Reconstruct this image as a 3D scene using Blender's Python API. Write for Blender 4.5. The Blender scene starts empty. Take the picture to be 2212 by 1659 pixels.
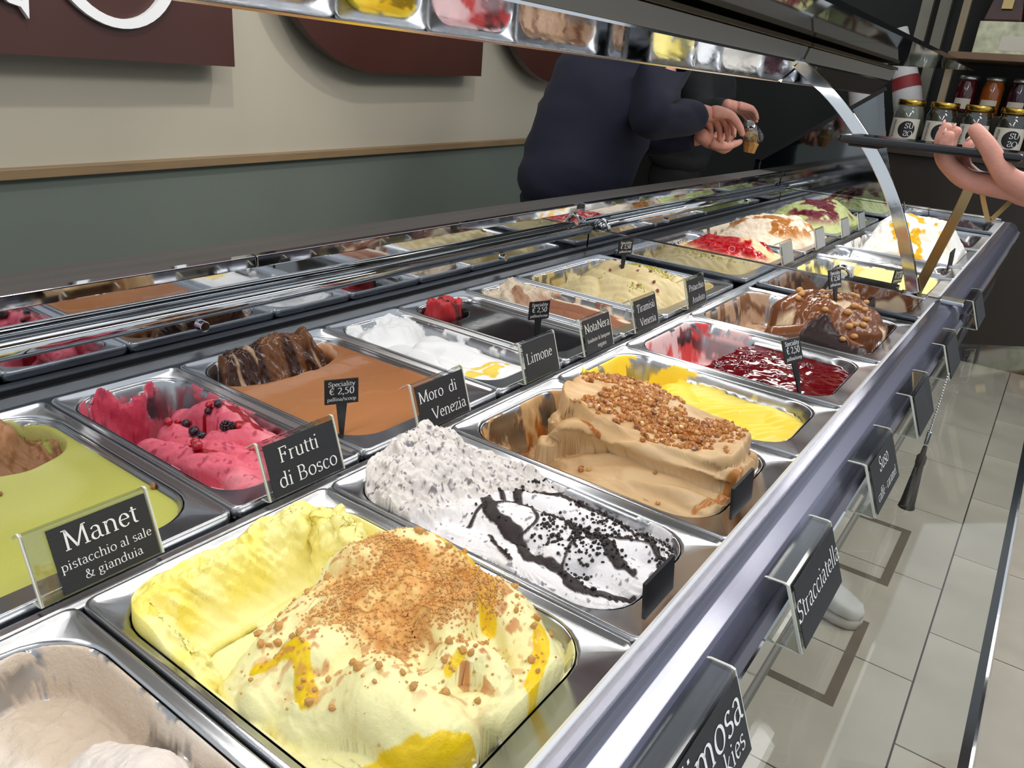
import bpy, math, random
import numpy as np
from mathutils import Matrix, Vector, Euler

sc = bpy.context.scene
COL = sc.collection
RIM = 0.92          # height of the pan rims above the floor; all z below are measured from the rims

# ---------------------------------------------------------------- camera, light, exposure
cam_d = bpy.data.cameras.new('camera')
cam = bpy.data.objects.new('camera', cam_d); COL.objects.link(cam)
# columns: case-long axis, case-depth axis, up axis, as seen by the camera (x right, y down, z forward)
R = np.array([[0.57924683, -0.81102226, 0.08195125],
              [-0.26113076, -0.27985606, -0.92384594],
              [0.77219417, 0.51373484, -0.37388859]])
M = Matrix(((R[0][0], -R[1][0], -R[2][0]), (R[0][1], -R[1][1], -R[2][1]), (R[0][2], -R[1][2], -R[2][2])))
cam.matrix_world = Matrix.Translation((0, 0, 0.40 + RIM)) @ M.to_4x4()
cam_d.sensor_width = 36.0
cam_d.lens = 36.0 * 1661.0 / 2212.0
cam_d.clip_start = 0.01
sc.camera = cam

w = bpy.data.worlds.new('world'); sc.world = w; w.use_nodes = True
w.node_tree.nodes['Background'].inputs[0].default_value = (0.80, 0.86, 0.92, 1)
w.node_tree.nodes['Background'].inputs[1].default_value = 0.85

def area(name, loc, target, sx, sy, power, color=(1, 1, 1), spread=180):
    l = bpy.data.lights.new(name, 'AREA'); l.shape = 'RECTANGLE'; l.size = sx; l.size_y = sy
    l.energy = power; l.color = color; l.spread = math.radians(spread)
    o = bpy.data.objects.new(name, l); COL.objects.link(o)
    o.location = (loc[0], loc[1], loc[2] + RIM)
    d = Vector(target) - Vector(loc)
    o.rotation_euler = d.to_track_quat('-Z', 'Y').to_euler()
    return o
# ceiling panels of the shop, over the customers and over the aisle, plus a floor fill
area('overhead_light', (0.9, -0.5, 1.75), (0.95, 0.5, 0), 2.6, 0.35, 22, (1, 0.97, 0.93))
area('overhead_light', (0.6, 1.25, 1.75), (0.8, 1.05, 0), 2.2, 0.25, 9, (1, 0.97, 0.93))
area('overhead_light', (3.0, -0.7, 1.9), (2.2, 0.1, -0.9), 1.8, 0.5, 24, (1, 0.96, 0.9))  # added fill aimed low to brighten the floor tiles

def spot(name, loc, target, power, size, color=(1, 0.95, 0.88), blend=0.5, r=0.03):
    l = bpy.data.lights.new(name, 'SPOT'); l.energy = power; l.spot_size = math.radians(size)
    l.spot_blend = blend; l.shadow_soft_size = r; l.color = color
    o = bpy.data.objects.new(name, l); COL.objects.link(o)
    o.location = (loc[0], loc[1], loc[2] + RIM)
    o.rotation_euler = (Vector(target) - Vector(loc)).to_track_quat('-Z', 'Y').to_euler()
# track spots that wash the back wall and throw the letter boards' shadows down it
spot('track_spot', (0.80, 0.95, 1.55), (0.95, 1.95, 0.2), 34, 62)
spot('track_spot', (1.75, 1.0, 1.55), (1.95, 2.05, 0.2), 26, 62)

sc.view_settings.view_transform = 'Standard'
sc.view_settings.look = 'None'
sc.view_settings.gamma = 1
sc.view_settings.use_curve_mapping = False
sc.view_settings.exposure = 0.0
try:
    sc.cycles.use_denoising = True
    sc.cycles.max_bounces = 10; sc.cycles.transparent_max_bounces = 24
    sc.cycles.sample_clamp_indirect = 4.0
    sc.cycles.caustics_reflective = False; sc.cycles.caustics_refractive = False
except Exception:
    pass

# ---------------------------------------------------------------- helpers
def lin(c):
    c = np.asarray(c, float) / 255.0
    return np.where(c <= 0.04045, c / 12.92, ((c + 0.055) / 1.055) ** 2.4)

MATS = {}
def mat(name, color=(128, 128, 128), rough=0.5, metal=0.0, bump=0.0, bscale=60, stretch=(1, 1, 1),
        var=0.0, vscale=8, spec=0.5, coat=0.0, emit=0.0, sheen=0.0, rvar=0.0):
    if name in MATS: return MATS[name]
    m = bpy.data.materials.new(name); m.use_nodes = True; nt = m.node_tree; N = nt.nodes; L = nt.links
    b = N['Principled BSDF']
    col = tuple(lin(color)) + (1,)
    b.inputs['Base Color'].default_value = col
    b.inputs['Roughness'].default_value = rough
    b.inputs['Metallic'].default_value = metal
    b.inputs['Specular IOR Level'].default_value = spec
    b.inputs['Coat Weight'].default_value = coat
    b.inputs['Sheen Weight'].default_value = sheen
    if emit:
        b.inputs['Emission Color'].default_value = col; b.inputs['Emission Strength'].default_value = emit
    tc = N.new('ShaderNodeTexCoord'); mp = N.new('ShaderNodeMapping')
    mp.inputs['Scale'].default_value = stretch
    L.new(tc.outputs['Object'], mp.inputs['Vector'])
    if var or rvar:
        n = N.new('ShaderNodeTexNoise'); n.inputs['Scale'].default_value = vscale; n.inputs['Detail'].default_value = 6
        L.new(mp.outputs['Vector'], n.inputs['Vector'])
        if var:
            r = N.new('ShaderNodeMixRGB'); r.blend_type = 'MIX'
            r.inputs[1].default_value = tuple(lin(np.array(color) * (1 - var))) + (1,)
            r.inputs[2].default_value = tuple(lin(np.minimum(np.array(color) * (1 + var), 255))) + (1,)
            L.new(n.outputs['Fac'], r.inputs[0]); L.new(r.outputs[0], b.inputs['Base Color'])
        if rvar:
            mr = N.new('ShaderNodeMapRange'); mr.inputs[1].default_value = 0.35; mr.inputs[2].default_value = 0.65
            mr.inputs[3].default_value = max(rough - rvar, 0.02); mr.inputs[4].default_value = rough + rvar
            L.new(n.outputs['Fac'], mr.inputs[0]); L.new(mr.outputs[0], b.inputs['Roughness'])
    if bump:
        n2 = N.new('ShaderNodeTexNoise'); n2.inputs['Scale'].default_value = bscale; n2.inputs['Detail'].default_value = 5
        L.new(mp.outputs['Vector'], n2.inputs['Vector'])
        bp = N.new('ShaderNodeBump'); bp.inputs['Strength'].default_value = bump; bp.inputs['Distance'].default_value = 0.002
        L.new(n2.outputs['Fac'], bp.inputs['Height']); L.new(bp.outputs['Normal'], b.inputs['Normal'])
    MATS[name] = m
    return m

def clear(name, tint=(245, 248, 250), rough=0.03, gain=1.0, base=0.02, gcol=(255, 255, 255)):
    """thin clear pane: light goes straight through, the surface mirrors by the Fresnel law"""
    if name in MATS: return MATS[name]
    m = bpy.data.materials.new(name); m.use_nodes = True; nt = m.node_tree; N = nt.nodes; L = nt.links
    N.remove(N['Principled BSDF']); out = N['Material Output']
    t = N.new('ShaderNodeBsdfTransparent'); t.inputs[0].default_value = tuple(lin(tint)) + (1,)
    g = N.new('ShaderNodeBsdfGlossy'); g.inputs['Roughness'].default_value = rough
    g.inputs['Color'].default_value = tuple(lin(gcol)) + (1,)
    f = N.new('ShaderNodeLayerWeight'); f.inputs[0].default_value = 0.5
    pw = N.new('ShaderNodeMath'); pw.operation = 'POWER'; pw.inputs[1].default_value = 5.0
    L.new(f.outputs['Facing'], pw.inputs[0])
    ma = N.new('ShaderNodeMath'); ma.operation = 'MULTIPLY_ADD'; ma.use_clamp = True
    ma.inputs[1].default_value = 0.9 * gain; ma.inputs[2].default_value = 0.04 * gain + base
    mx = N.new('ShaderNodeMixShader')
    L.new(pw.outputs[0], ma.inputs[0]); L.new(ma.outputs[0], mx.inputs[0])
    L.new(t.outputs[0], mx.inputs[1]); L.new(g.outputs[0], mx.inputs[2]); L.new(mx.outputs[0], out.inputs[0])
    MATS[name] = m
    return m

class MB:
    def __init__(s): s.v = []; s.f = []
    def add(s, v, f):
        o = len(s.v); s.v += [tuple(p) for p in v]; s.f += [tuple(i + o for i in q) for q in f]; return s
    def box(s, x0, x1, y0, y1, z0, z1):
        return s.add([(x, y, z) for x in (x0, x1) for y in (y0, y1) for z in (z0, z1)],
                     [(0, 1, 3, 2), (4, 6, 7, 5), (0, 4, 5, 1), (2, 3, 7, 6), (0, 2, 6, 4), (1, 5, 7, 3)])
    def extrude_x(s, prof, x0, x1):          # prof: list of (y, z), closed
        n = len(prof)
        return s.add([(x0, y, z) for y, z in prof] + [(x1, y, z) for y, z in prof],
                     [(i, (i + 1) % n, n + (i + 1) % n, n + i) for i in range(n)] +
                     [tuple(range(n))[::-1], tuple(range(n, 2 * n))])
    def strip_x(s, prof, x0, x1, th=0.002):  # open profile with thickness
        p = np.array(prof, float); d = np.gradient(p, axis=0); d /= np.linalg.norm(d, axis=1)[:, None] + 1e-9
        nrm = np.stack([-d[:, 1], d[:, 0]], 1)
        return s.extrude_x([tuple(q) for q in p] + [tuple(q) for q in (p + nrm * th)[::-1]], x0, x1)
    def tube(s, pts, r, n=10, cap=True):
        P = [Vector(p) for p in pts]; k = len(P); rs = r if hasattr(r, '__len__') else [r] * k
        up = Vector((0, 0, 1)); vs = []; prev = None
        for i in range(k):
            t = (P[min(i + 1, k - 1)] - P[max(i - 1, 0)]).normalized()
            if prev is None:
                a = t.cross(up)
                if a.length < 1e-3: a = t.cross(Vector((1, 0, 0)))
            else: a = prev - t * prev.dot(t)
            a.normalize(); prev = a; b = t.cross(a)
            for j in range(n):
                q = 2 * math.pi * j / n
                vs.append(P[i] + (a * math.cos(q) + b * math.sin(q)) * rs[i])
        fs = [(i * n + j, i * n + (j + 1) % n, (i + 1) * n + (j + 1) % n, (i + 1) * n + j) for i in range(k - 1) for j in range(n)]
        if cap: fs += [tuple(range(n))[::-1], tuple(range((k - 1) * n, k * n))]
        return s.add(vs, fs)
    def bar(s, pts, wv, th):                 # flat bar along pts; wv half width vector, th thickness vector
        vs = []; W = Vector(wv); k = len(pts)
        for i, p in enumerate(pts):
            p = Vector(p); t = (Vector(pts[min(i + 1, k - 1)]) - Vector(pts[max(i - 1, 0)])).normalized()
            nn = t.cross(W).normalized() * th
            vs += [p - W - nn, p + W - nn, p + W + nn, p - W + nn]
        fs = [(4 * i + j, 4 * i + (j + 1) % 4, 4 * i + 4 + (j + 1) % 4, 4 * i + 4 + j) for i in range(k - 1) for j in range(4)]
        fs += [(3, 2, 1, 0), tuple(4 * (k - 1) + j for j in range(4))]
        return s.add(vs, fs)
    def lathe(s, prof, c, n=24):             # prof (r, z)
        vs = []; k = len(prof)
        for r, z in prof:
            for j in range(n):
                a = 2 * math.pi * j / n; vs.append((c[0] + r * math.cos(a), c[1] + r * math.sin(a), c[2] + z))
        fs = [(i * n + j, i * n + (j + 1) % n, (i + 1) * n + (j + 1) % n, (i + 1) * n + j) for i in range(k - 1) for j in range(n)]
        if prof[0][0] > 1e-5: fs.append(tuple(range(n))[::-1])
        if prof[-1][0] > 1e-5: fs.append(tuple(range((k - 1) * n, k * n)))
        return s.add(vs, fs)
    def build(s, name, m, parent=None, smooth=False, bevel=0, seg=2, label=None):
        me = bpy.data.meshes.new(name)
        v = np.array(s.v, float)
        if parent is None:
            org = np.array([(v[:, 0].min() + v[:, 0].max()) / 2, (v[:, 1].min() + v[:, 1].max()) / 2, v[:, 2].min()])
        else:
            org = np.array(WORLD(parent))
        me.from_pydata((v - org).tolist(), [], s.f); me.update()
        o = bpy.data.objects.new(name, me); COL.objects.link(o)
        if parent is None: o.location = org
        else: o.parent = parent
        if m: me.materials.append(m)
        if smooth:
            me.polygons.foreach_set('use_smooth', [True] * len(me.polygons))
        if bevel:
            bm_ = o.modifiers.new('bevel', 'BEVEL'); bm_.width = bevel; bm_.segments = seg; bm_.limit_method = 'ANGLE'
        if label: o['label'] = label
        return o

def WORLD(o):
    p = Vector((0, 0, 0))
    while o is not None: p = p + o.location; o = o.parent
    return p
def tag(o, label, cat, group=None):
    o['label'] = label; o['category'] = cat
    if group: o['group'] = group
    return o
def thing(name, label, cat, loc, group=None):
    o = bpy.data.objects.new(name, None); COL.objects.link(o); o.location = loc; o.empty_display_size = 0.02
    return tag(o, label, cat, group)
def struct(o): o['kind'] = 'structure'; return o

# noise -------------------------------------------------------------------------------
def vnoise(x, y, seed=0):
    rs = np.random.RandomState(seed); T = rs.rand(64, 64)
    xi = np.floor(x).astype(int); yi = np.floor(y).astype(int); fx = x - xi; fy = y - yi
    fx = fx * fx * fx * (fx * (fx * 6 - 15) + 10); fy = fy * fy * fy * (fy * (fy * 6 - 15) + 10)
    a = T[xi % 64, yi % 64]; b = T[(xi + 1) % 64, yi % 64]; c = T[xi % 64, (yi + 1) % 64]; d = T[(xi + 1) % 64, (yi + 1) % 64]
    return (a + (b - a) * fx) * (1 - fy) + (c + (d - c) * fx) * fy
def fbm(x, y, f=20, o=4, seed=0, gain=0.5):
    s = 0; a = 1; t = 0
    for i in range(o):
        s = s + a * vnoise(x * f + 17.3 * i, y * f - 9.1 * i, seed + i); t += a; a *= gain; f *= 2.03
    return s / t - 0.5                      # about -0.35 .. 0.35
def ridge(x, y, f=20, o=4, seed=0):
    s = 0; a = 1; t = 0
    for i in range(o):
        s = s + a * (1 - np.abs(2 * vnoise(x * f + 7.7 * i, y * f + 3.1 * i, seed + i) - 1)); t += a; a *= 0.5; f *= 2.1
    return s / t
def sst(x, a, b):
    t = np.clip((x - a) / (b - a), 0, 1); return t * t * (3 - 2 * t)
def smax(a, b, k=0.008):
    h = np.clip(0.5 + 0.5 * (a - b) / k, 0, 1); return b + (a - b) * h + k * h * (1 - h)
def polyd(x, y, pts):
    """distance to a polyline, height along it, and arc parameter"""
    best = np.full(x.shape, 1e9); zz = np.zeros(x.shape); tt = np.zeros(x.shape); n = len(pts) - 1
    for i in range(n):
        a = pts[i]; b = pts[i + 1]; dx = b[0] - a[0]; dy = b[1] - a[1]; l2 = dx * dx + dy * dy + 1e-12
        t = np.clip(((x - a[0]) * dx + (y - a[1]) * dy) / l2, 0, 1)
        d = np.hypot(x - a[0] - t * dx, y - a[1] - t * dy)
        m = d < best; best = np.where(m, d, best)
        if len(a) > 2: zz = np.where(m, a[2] + (b[2] - a[2]) * t, zz)
        tt = np.where(m, (i + t) / n, tt)
    return best, zz, tt
def curve(pts, n=8):
    """smooth a control polyline (Catmull-Rom)"""
    P = [np.array(p, float) for p in pts]; P = [2 * P[0] - P[1]] + P + [2 * P[-1] - P[-2]]; out = []
    for i in range(1, len(P) - 2):
        for k in range(n):
            t = k / n; p0, p1, p2, p3 = P[i - 1:i + 3]
            out.append(0.5 * (2 * p1 + (p2 - p0) * t + (2 * p0 - 5 * p1 + 4 * p2 - p3) * t * t + (3 * p1 - p0 - 3 * p2 + p3) * t ** 3))
    out.append(P[-2]); return [tuple(p) for p in out]

# ---------------------------------------------------------------- materials of the place
STEEL = mat('brushed_steel', (196, 198, 202), 0.24, 1.0, bump=0.02, bscale=900, stretch=(1, 0.06, 1), rvar=0.04, vscale=20)
STEEL_D = mat('dull_steel', (118, 122, 128), 0.34, 1.0, bump=0.08, bscale=500, stretch=(0.05, 1, 1), rvar=0.06, vscale=20)
MIRROR = mat('polished_steel', (205, 208, 212), 0.04, 1.0, bump=0.008, bscale=25, rvar=0.02, vscale=60)
CHROME = mat('chrome', (215, 217, 220), 0.07, 1.0, bump=0.03, bscale=40)
GREYM = mat('grey_housing_metal', (150, 149, 144), 0.45, 0.3, bump=0.05, bscale=300, stretch=(0.04, 1, 1))
BLACKM = mat('black_seal', (18, 19, 22), 0.4, 0.0, bump=0.1, bscale=200)
GLASS = clear('clear_glass', (238, 245, 243), 0.02, 1.0, 0.0)
GLASS_B = clear('smoky_end_glass', (150, 166, 172), 0.05, 1.2, 0.10)
GLASS_T = clear('dark_top_glass', (60, 66, 66), 0.04, 1.0, 0.06)
ACRYL = clear('clear_acrylic', (232, 234, 232), 0.04, 1.3, 0.03)
ACRYL_R = clear('rail_acrylic', (228, 229, 236), 0.22, 0.9, 0.09, (235, 236, 248))
EDGE = mat('polished_acrylic_edge', (222, 224, 212), 0.15, 0, spec=0.8, bump=0.02)

# floor ------------------------------------------------------------------------------------
fl = MB().box(-1.2, 6.2, -2.2, 2.9, -0.955, -0.9235).build('floor', mat('grout', (66, 62, 58), 0.8, bump=0.3, bscale=120)); struct(fl)
TILE = mat('porcelain_tile', (192, 183, 168), 0.42, var=0.10, vscale=5, bump=0.12, bscale=90, rvar=0.1)
tile_me = None
for row in range(-2, 3):
    y0 = -0.034 + row * 0.60; off = 0.0 if row % 2 == 0 else 0.245
    for k in range(-4, 8):
        x0 = 1.865 + off + k * 0.49
        if tile_me is None:
            t = MB().box(x0 + 0.002, x0 + 0.488, y0 + 0.002, y0 + 0.598, -0.9235, -0.92).build('tile', TILE, fl, bevel=0.001)
            tile_me = t; base = (x0, y0)
        else:
            t = tile_me.copy(); COL.objects.link(t); t.parent = fl
            t.location = (x0 - base[0], y0 - base[1], 0)
# brown tape frames on the floor
TAPE = mat('brown_floor_tape', (112, 100, 88), 0.6, bump=0.2, bscale=150)
def frame_mark(x0, x1, y0, y1, label):
    t = MB(); b = 0.026; z0, z1 = -0.92, -0.919
    t.box(x0, x1, y0, y0 + b, z0, z1); t.box(x0, x1, y1 - b, y1, z0, z1)
    t.box(x0, x0 + b, y0 + b, y1 - b, z0, z1); t.box(x1 - b, x1, y0 + b, y1 - b, z0, z1)
    tag(t.build('floor_tape_frame', TAPE), label, 'tape')
frame_mark(2.255, 2.655, 0.10, 0.52, 'brown tape square stuck on grey tiles beyond the white sneaker')
frame_mark(1.640, 2.035, 0.105, 0.52, 'brown tape square on grey tiles under the toe of the sneaker')

# back wall ---------------------------------------------------------------------------------
def wy(x): return 1.9 + 0.112 * (x - 0.77)
def wallpoly(name, m, x0, x1, z0, z1, off0, off1, parent=None, bevel=0):
    v = [(x, wy(x) - o, z) for x in (x0, x1) for o in (off0, off1) for z in (z0, z1)]
    return MB().add(v, [(0, 1, 3, 2), (4, 6, 7, 5), (0, 4, 5, 1), (2, 3, 7, 6), (0, 2, 6, 4), (1, 5, 7, 3)]).build(name, m, parent, bevel=bevel)
wb = wallpoly('wall_back', mat('beige_plaster', (172, 165, 148), 0.75, var=0.03, vscale=3, bump=0.12, bscale=160), -0.9, 3.75, -0.92, 1.9, -0.12, 0.0); struct(wb)
wp = wallpoly('wainscot', mat('sage_green_paint', (104, 112, 104), 0.35, var=0.04, vscale=4, bump=0.05, bscale=60), -0.9, 3.75, -0.92, 0.095, 0.0, 0.012, wb)
tr = wallpoly('trim_1', mat('brown_wood_trim', (128, 106, 76), 0.5, var=0.12, vscale=14, stretch=(0.3, 4, 4), bump=0.15, bscale=60), -0.9, 3.75, 0.0935, 0.1165, 0.0, 0.03, bevel=0.002); struct(tr)
dk = wallpoly('wall_recess', mat('dark_brown_panelling', (24, 22, 18), 0.55, var=0.15, vscale=5), 3.75, 6.2, -0.92, 1.9, -0.15, 0.0); struct(dk)

BROWN = mat('dark_brown_varnish', (66, 36, 30), 0.32, var=0.12, vscale=5, bump=0.05, bscale=40)
WHITE_L = mat('white_letter_lacquer', (236, 236, 236), 0.35)
def board(name, label, outline, letters=()):
    n = len(outline); f0, f1 = 0.045, 0.08
    v = [(x, wy(x) - f1, z) for x, z in outline] + [(x, wy(x) - f0, z) for x, z in outline]
    cx = sum(p[0] for p in outline) / n
    r = thing(name, label, 'sign', (cx, wy(cx) - f1, min(p[1] for p in outline)), 'brown letter boards on the back wall')
    MB().add(v, [tuple(range(n)), tuple(range(n, 2 * n))[::-1]] + [(i, n + i, n + (i + 1) % n, (i + 1) % n) for i in range(n)]).build('panel', BROWN, r)
    for fx in (0.3, 0.7):
        st = MB()
        x = outline[0][0] + (max(p[0] for p in outline) - outline[0][0]) * fx
        st.box(x - 0.02, x + 0.02, wy(x) - f0, wy(x) - 0.004, 0.62, 0.66)
        st.build('standoff', BLACKM, r)
    for poly in letters:                     # closed rings (outer, inner) in (x, z)
        o, i = poly; k = len(o); t = MB(); y = 0.094
        v = [(x, wy(x) - q, z) for q in (y, 0.08) for ring in (o, i) for x, z in ring]
        fs = [(j, (j + 1) % k, k + (j + 1) % k, k + j) for j in range(k)]
        fs += [(j, 2 * k + j, 2 * k + (j + 1) % k, (j + 1) % k) for j in range(k)]
        fs += [(k + j, k + (j + 1) % k, 3 * k + (j + 1) % k, 3 * k + j) for j in range(k)]
        t.add(v, fs).build('letter', WHITE_L, r)
def ell(cx, cz, rx, rz, n=48): return [(cx + rx * math.cos(2 * math.pi * j / n), cz + rz * math.sin(2 * math.pi * j / n)) for j in range(n)]
def ribbon_ring(pts, wd):
    P = np.array(pts); d = np.gradient(P, axis=0); d /= np.linalg.norm(d, axis=1)[:, None]; nn = np.stack([-d[:, 1], d[:, 0]], 1)
    a = P + nn * np.array(wd)[:, None]; b = P - nn * np.array(wd)[:, None]
    return [tuple(p) for p in a], [tuple(p) for p in b]
O_ring = (ell(1.045, 0.585, 0.165, 0.165), ell(1.045, 0.592, 0.137, 0.152))
sarc = [(0.70 + 0.125 * math.cos(a), 0.545 + 0.12 * math.sin(a)) for a in np.linspace(-0.15 * math.pi, -0.95 * math.pi, 16)]
S_tail = [(0.842, 0.475), (0.836, 0.421), (0.822, 0.442), (0.80, 0.447)] + sarc[2:]
S_in = [(0.829, 0.476), (0.826, 0.452), (0.815, 0.462), (0.797, 0.472)] + [(0.70 + 0.105 * math.cos(a), 0.545 + 0.102 * math.sin(a)) for a in np.linspace(-0.15 * math.pi, -0.95 * math.pi, 16)][2:]
board('letter_board', 'dark brown wall board with large white letters cut at its foot', [(-0.35, 0.347), (1.375, 0.354), (1.375, 1.25), (-0.35, 1.25)], [O_ring, (S_tail, S_in)])
def rounded(x0, x1, zb, zt, r):
    return [(x0, zt)] + [(x0 + r - r * math.cos(a), zb + r * 0.72 - r * 0.72 * math.sin(a)) for a in np.linspace(0, math.pi / 2, 16)] + [(x1, zb + 0.015), (x1, zt)]
board('letter_board', 'dark brown wall board with a rounded lower corner and no letters', rounded(1.52, 2.63, 0.362, 1.25, 0.46))
board('letter_board', 'dark brown wall board partly hidden behind the person in navy', rounded(2.74, 3.70, 0.372, 1.25, 0.56))

# ---------------------------------------------------------------- the display case
XA, XB, XM = -0.45, 3.32, 1.735              # near end, far end, joint of the two cases
base = thing('display_case', 'long stainless steel gelato display case with two rows of pans', 'display case', (1.5, 0.75, -0.92))
MB().box(XA + 0.1, XB - 0.1, 0.52, 1.02, -0.90, -0.19).build('base_cabinet', mat('grey_laminate', (96, 94, 92), 0.4, var=0.05), base, bevel=0.004)
MB().box(XA + 0.15, XB - 0.15, 0.56, 1.00, -0.92, -0.90).build('plinth', BLACKM, base)
MB().box(XA, XB, 0.13, 0.955, -0.19, -0.165).build('tub_floor', STEEL_D, base)
MB().extrude_x([(0.118, -0.19), (0.13, -0.19), (0.13, -0.015), (0.118, -0.015)], XA, XB).build('tub_front', STEEL_D, base)
# cross ribs carrying the pans between the rows
dv = MB(); dv.extrude_x([(0.523, -0.05), (0.541, -0.05), (0.541, -0.006), (0.535, -0.003), (0.529, -0.003), (0.523, -0.006)], XA, XB)
dv.build('pan_divider', STEEL, base, bevel=0.0015)
MB().extrude_x([(0.5405, -0.052), (0.5455, -0.052), (0.5455, -0.012), (0.5405, -0.012)], XA, XB).build('divider_slot', BLACKM, base)
MB().extrude_x([(0.132, -0.05), (0.166, -0.05), (0.166, -0.010), (0.132, -0.010)], XA, XB).build('front_ledge', STEEL_D, base)
# rear apron, mirrored upstands, tube and top rail
MB().extrude_x([(0.903, -0.17), (0.957, -0.17), (0.957, -0.004), (0.905, -0.012)], XA, XB).build('rear_apron', STEEL_D, base)
MB().box(XA, XB, 0.957, 0.968, -0.17, 0.050).build('rear_mirror', MIRROR, base)
MB().extrude_x([(0.9545, -0.004), (0.957, -0.004), (0.957, 0.002), (0.9545, 0.002)], XA, XB).build('rear_seal', BLACKM, base)
MB().box(XA, XB, 0.972, 0.985, 0.040, 0.100).build('upper_mirror', MIRROR, base)
MB().extrude_x([(0.968, 0.0505), (0.972, 0.0505), (0.972, 0.059), (0.970, 0.059)], XA, XB).build('upper_seal', BLACKM, base)
tb = MB().tube([(XA, 0.948, 0.053), (XM - 0.03, 0.948, 0.053)], 0.0125, 20).build('rear_tube', CHROME, base, smooth=True)
MB().tube([(XM + 0.03, 0.948, 0.053), (XB - 0.02, 0.948, 0.053)], 0.0125, 20).build('rear_tube', CHROME, base, smooth=True)
for x0, x1 in ((XA, 0.72), (0.722, 1.66), (1.70, 2.6), (2.602, XB)):
    MB().extrude_x([(0.9585, 0.096), (0.978, 0.096), (0.978, 0.1135), (0.972, 0.1145), (0.9600, 0.1135)], x0, x1).build('top_rail', MIRROR, base, bevel=0.0015)
MB().box(XA, XB, 0.978, 1.065, 0.095, 0.112).build('rear_counter', mat('grey_oak_counter', (92, 88, 84), 0.5, var=0.14, vscale=22, stretch=(0.12, 2, 1), bump=0.25, bscale=80), base, bevel=0.002)
MB().box(XA, XB, 0.985, 1.05, -0.165, 0.095).build('rear_panel', STEEL_D, base)
bo = MB()
for x in (0.62, 1.36, 2.2, 2.9):
    t = MB().tube([(x, 0.958, 0.026), (x, 0.949, 0.026)], 0.008, 16).build('bolt', CHROME, base, bevel=0.001)
# wall between the two cases with a black seal on top and a glass lip
MB().box(XM - 0.006, XM, 0.13, 0.955, -0.06, 0.046).build('joint_mirror', MIRROR, base)
MB().box(XM, XM + 0.03, 0.12, 0.955, -0.06, 0.047).build('joint_seal', BLACKM, base, bevel=0.003)
MB().box(XM - 0.008, XM - 0.001, 0.12, 0.957, 0.046, 0.050).build('joint_edge', CHROME, base)
t = MB(); t.bar([(XM + 0.01, 0.225, 0.052), (XM + 0.012, 0.33, 0.052)], (0.016, 0, 0), 0.006)
t.build('joint_bracket', mat('bracket_metal', (92, 104, 110), 0.18, 1.0), base, bevel=0.002)
for y in (0.93, 0.34):
    a = [(XM + 0.012, y, 0.05 + 0.022 * math.sin(q)) if 0 else (XM + 0.012, y - 0.02 * math.cos(q), 0.05 + 0.024 * math.sin(q)) for q in np.linspace(0, math.pi, 12)]
    MB().tube(a, 0.0055, 10).build('lift_handle', CHROME, base, smooth=True)
MB().box(XB - 0.004, XB, 0.13, 0.955, -0.165, 0.05).build('end_wall', MIRROR, base)
MB().box(XA, XA + 0.006, 0.13, 0.955, -0.165, -0.004).build('end_wall', STEEL_D, base)

# front rail: rounded clear acrylic hood on a dark track -----------------------------------
def rail(x0, x1, label):
    r = thing('front_rail', label, 'rail', ((x0 + x1) / 2, 0.12, -0.01), 'front rails of the case')
    cap = [(0.150, 0.006), (0.150, 0.045), (0.147, 0.049), (0.137, 0.0515), (0.125, 0.051), (0.112, 0.046), (0.103, 0.038), (0.0985, 0.028), (0.096, 0.012)]
    MB().strip_x(cap, x0, x1, 0.0035).build('acrylic_hood', ACRYL_R, r, smooth=False)
    MB().extrude_x([(0.1475, 0.0475), (0.1515, 0.044), (0.1535, 0.046), (0.1495, 0.0505)], x0, x1).build('polished_edge', mat('bright_edge', (246, 247, 250), 0.25, 0.0, spec=0.9), r)
    MB().extrude_x([(0.112, -0.009), (0.146, -0.009), (0.146, 0.012), (0.140, 0.032), (0.128, 0.040), (0.112, 0.034), (0.1035, 0.014), (0.1035, -0.004)], x0, x1).build('steel_core', mat('rail_core', (166, 166, 174), 0.5, 0.35, rvar=0.1, vscale=25, stretch=(0.1, 1, 1)), r, bevel=0.003)
    MB().extrude_x([(0.090, -0.012), (0.101, -0.012), (0.101, 0.022), (0.096, 0.026), (0.090, 0.020)], x0, x1).build('dark_track', mat('dark_track', (104, 104, 114), 0.4, 0.3), r)
    MB().extrude_x([(0.0885, -0.010), (0.0905, -0.010), (0.0905, 0.021), (0.0885, 0.021)], x0, x1).build('outer_lip', CHROME, r)
rail(XA + 0.01, XM - 0.035, 'clear rounded acrylic front rail with bright edge beside mimosa and stracciatella pans')
rail(XM + 0.035, XB - 0.006, 'clear rounded acrylic front rail of the far case past the chrome arch')

# leaning splash glass in front of the rail, with its free edge towards the customers
g = thing('splash_glass', 'clear glass guard leaning out over the floor with a dark polished edge', 'glass guard', (0.95, 0.02, -0.07))
MB().strip_x([(0.091, -0.030), (-0.050, 0.0)], XA, XM, 0.006).build('pane', clear('guard_glass', (250, 252, 250), 0.02, 0.8, 0.0), g)
MB().extrude_x([(-0.050, -0.0015), (-0.0475, 0.0075), (-0.0535, 0.0085), (-0.056, 0.001)], XA, XM).build('dark_edge', mat('dark_glass_edge', (16, 22, 24), 0.15, 0, spec=0.8), g)
MB().extrude_x([(-0.056, 0.001), (-0.0535, 0.0085), (-0.0555, 0.0085), (-0.058, 0.001)], XA, XM).build('bright_edge', CHROME, g)
MB().extrude_x([(0.0915, -0.030), (0.0985, -0.030), (0.0985, -0.0135), (0.0915, -0.0135)], XA, XM).build('hinge_strip', STEEL_D, g)

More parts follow.
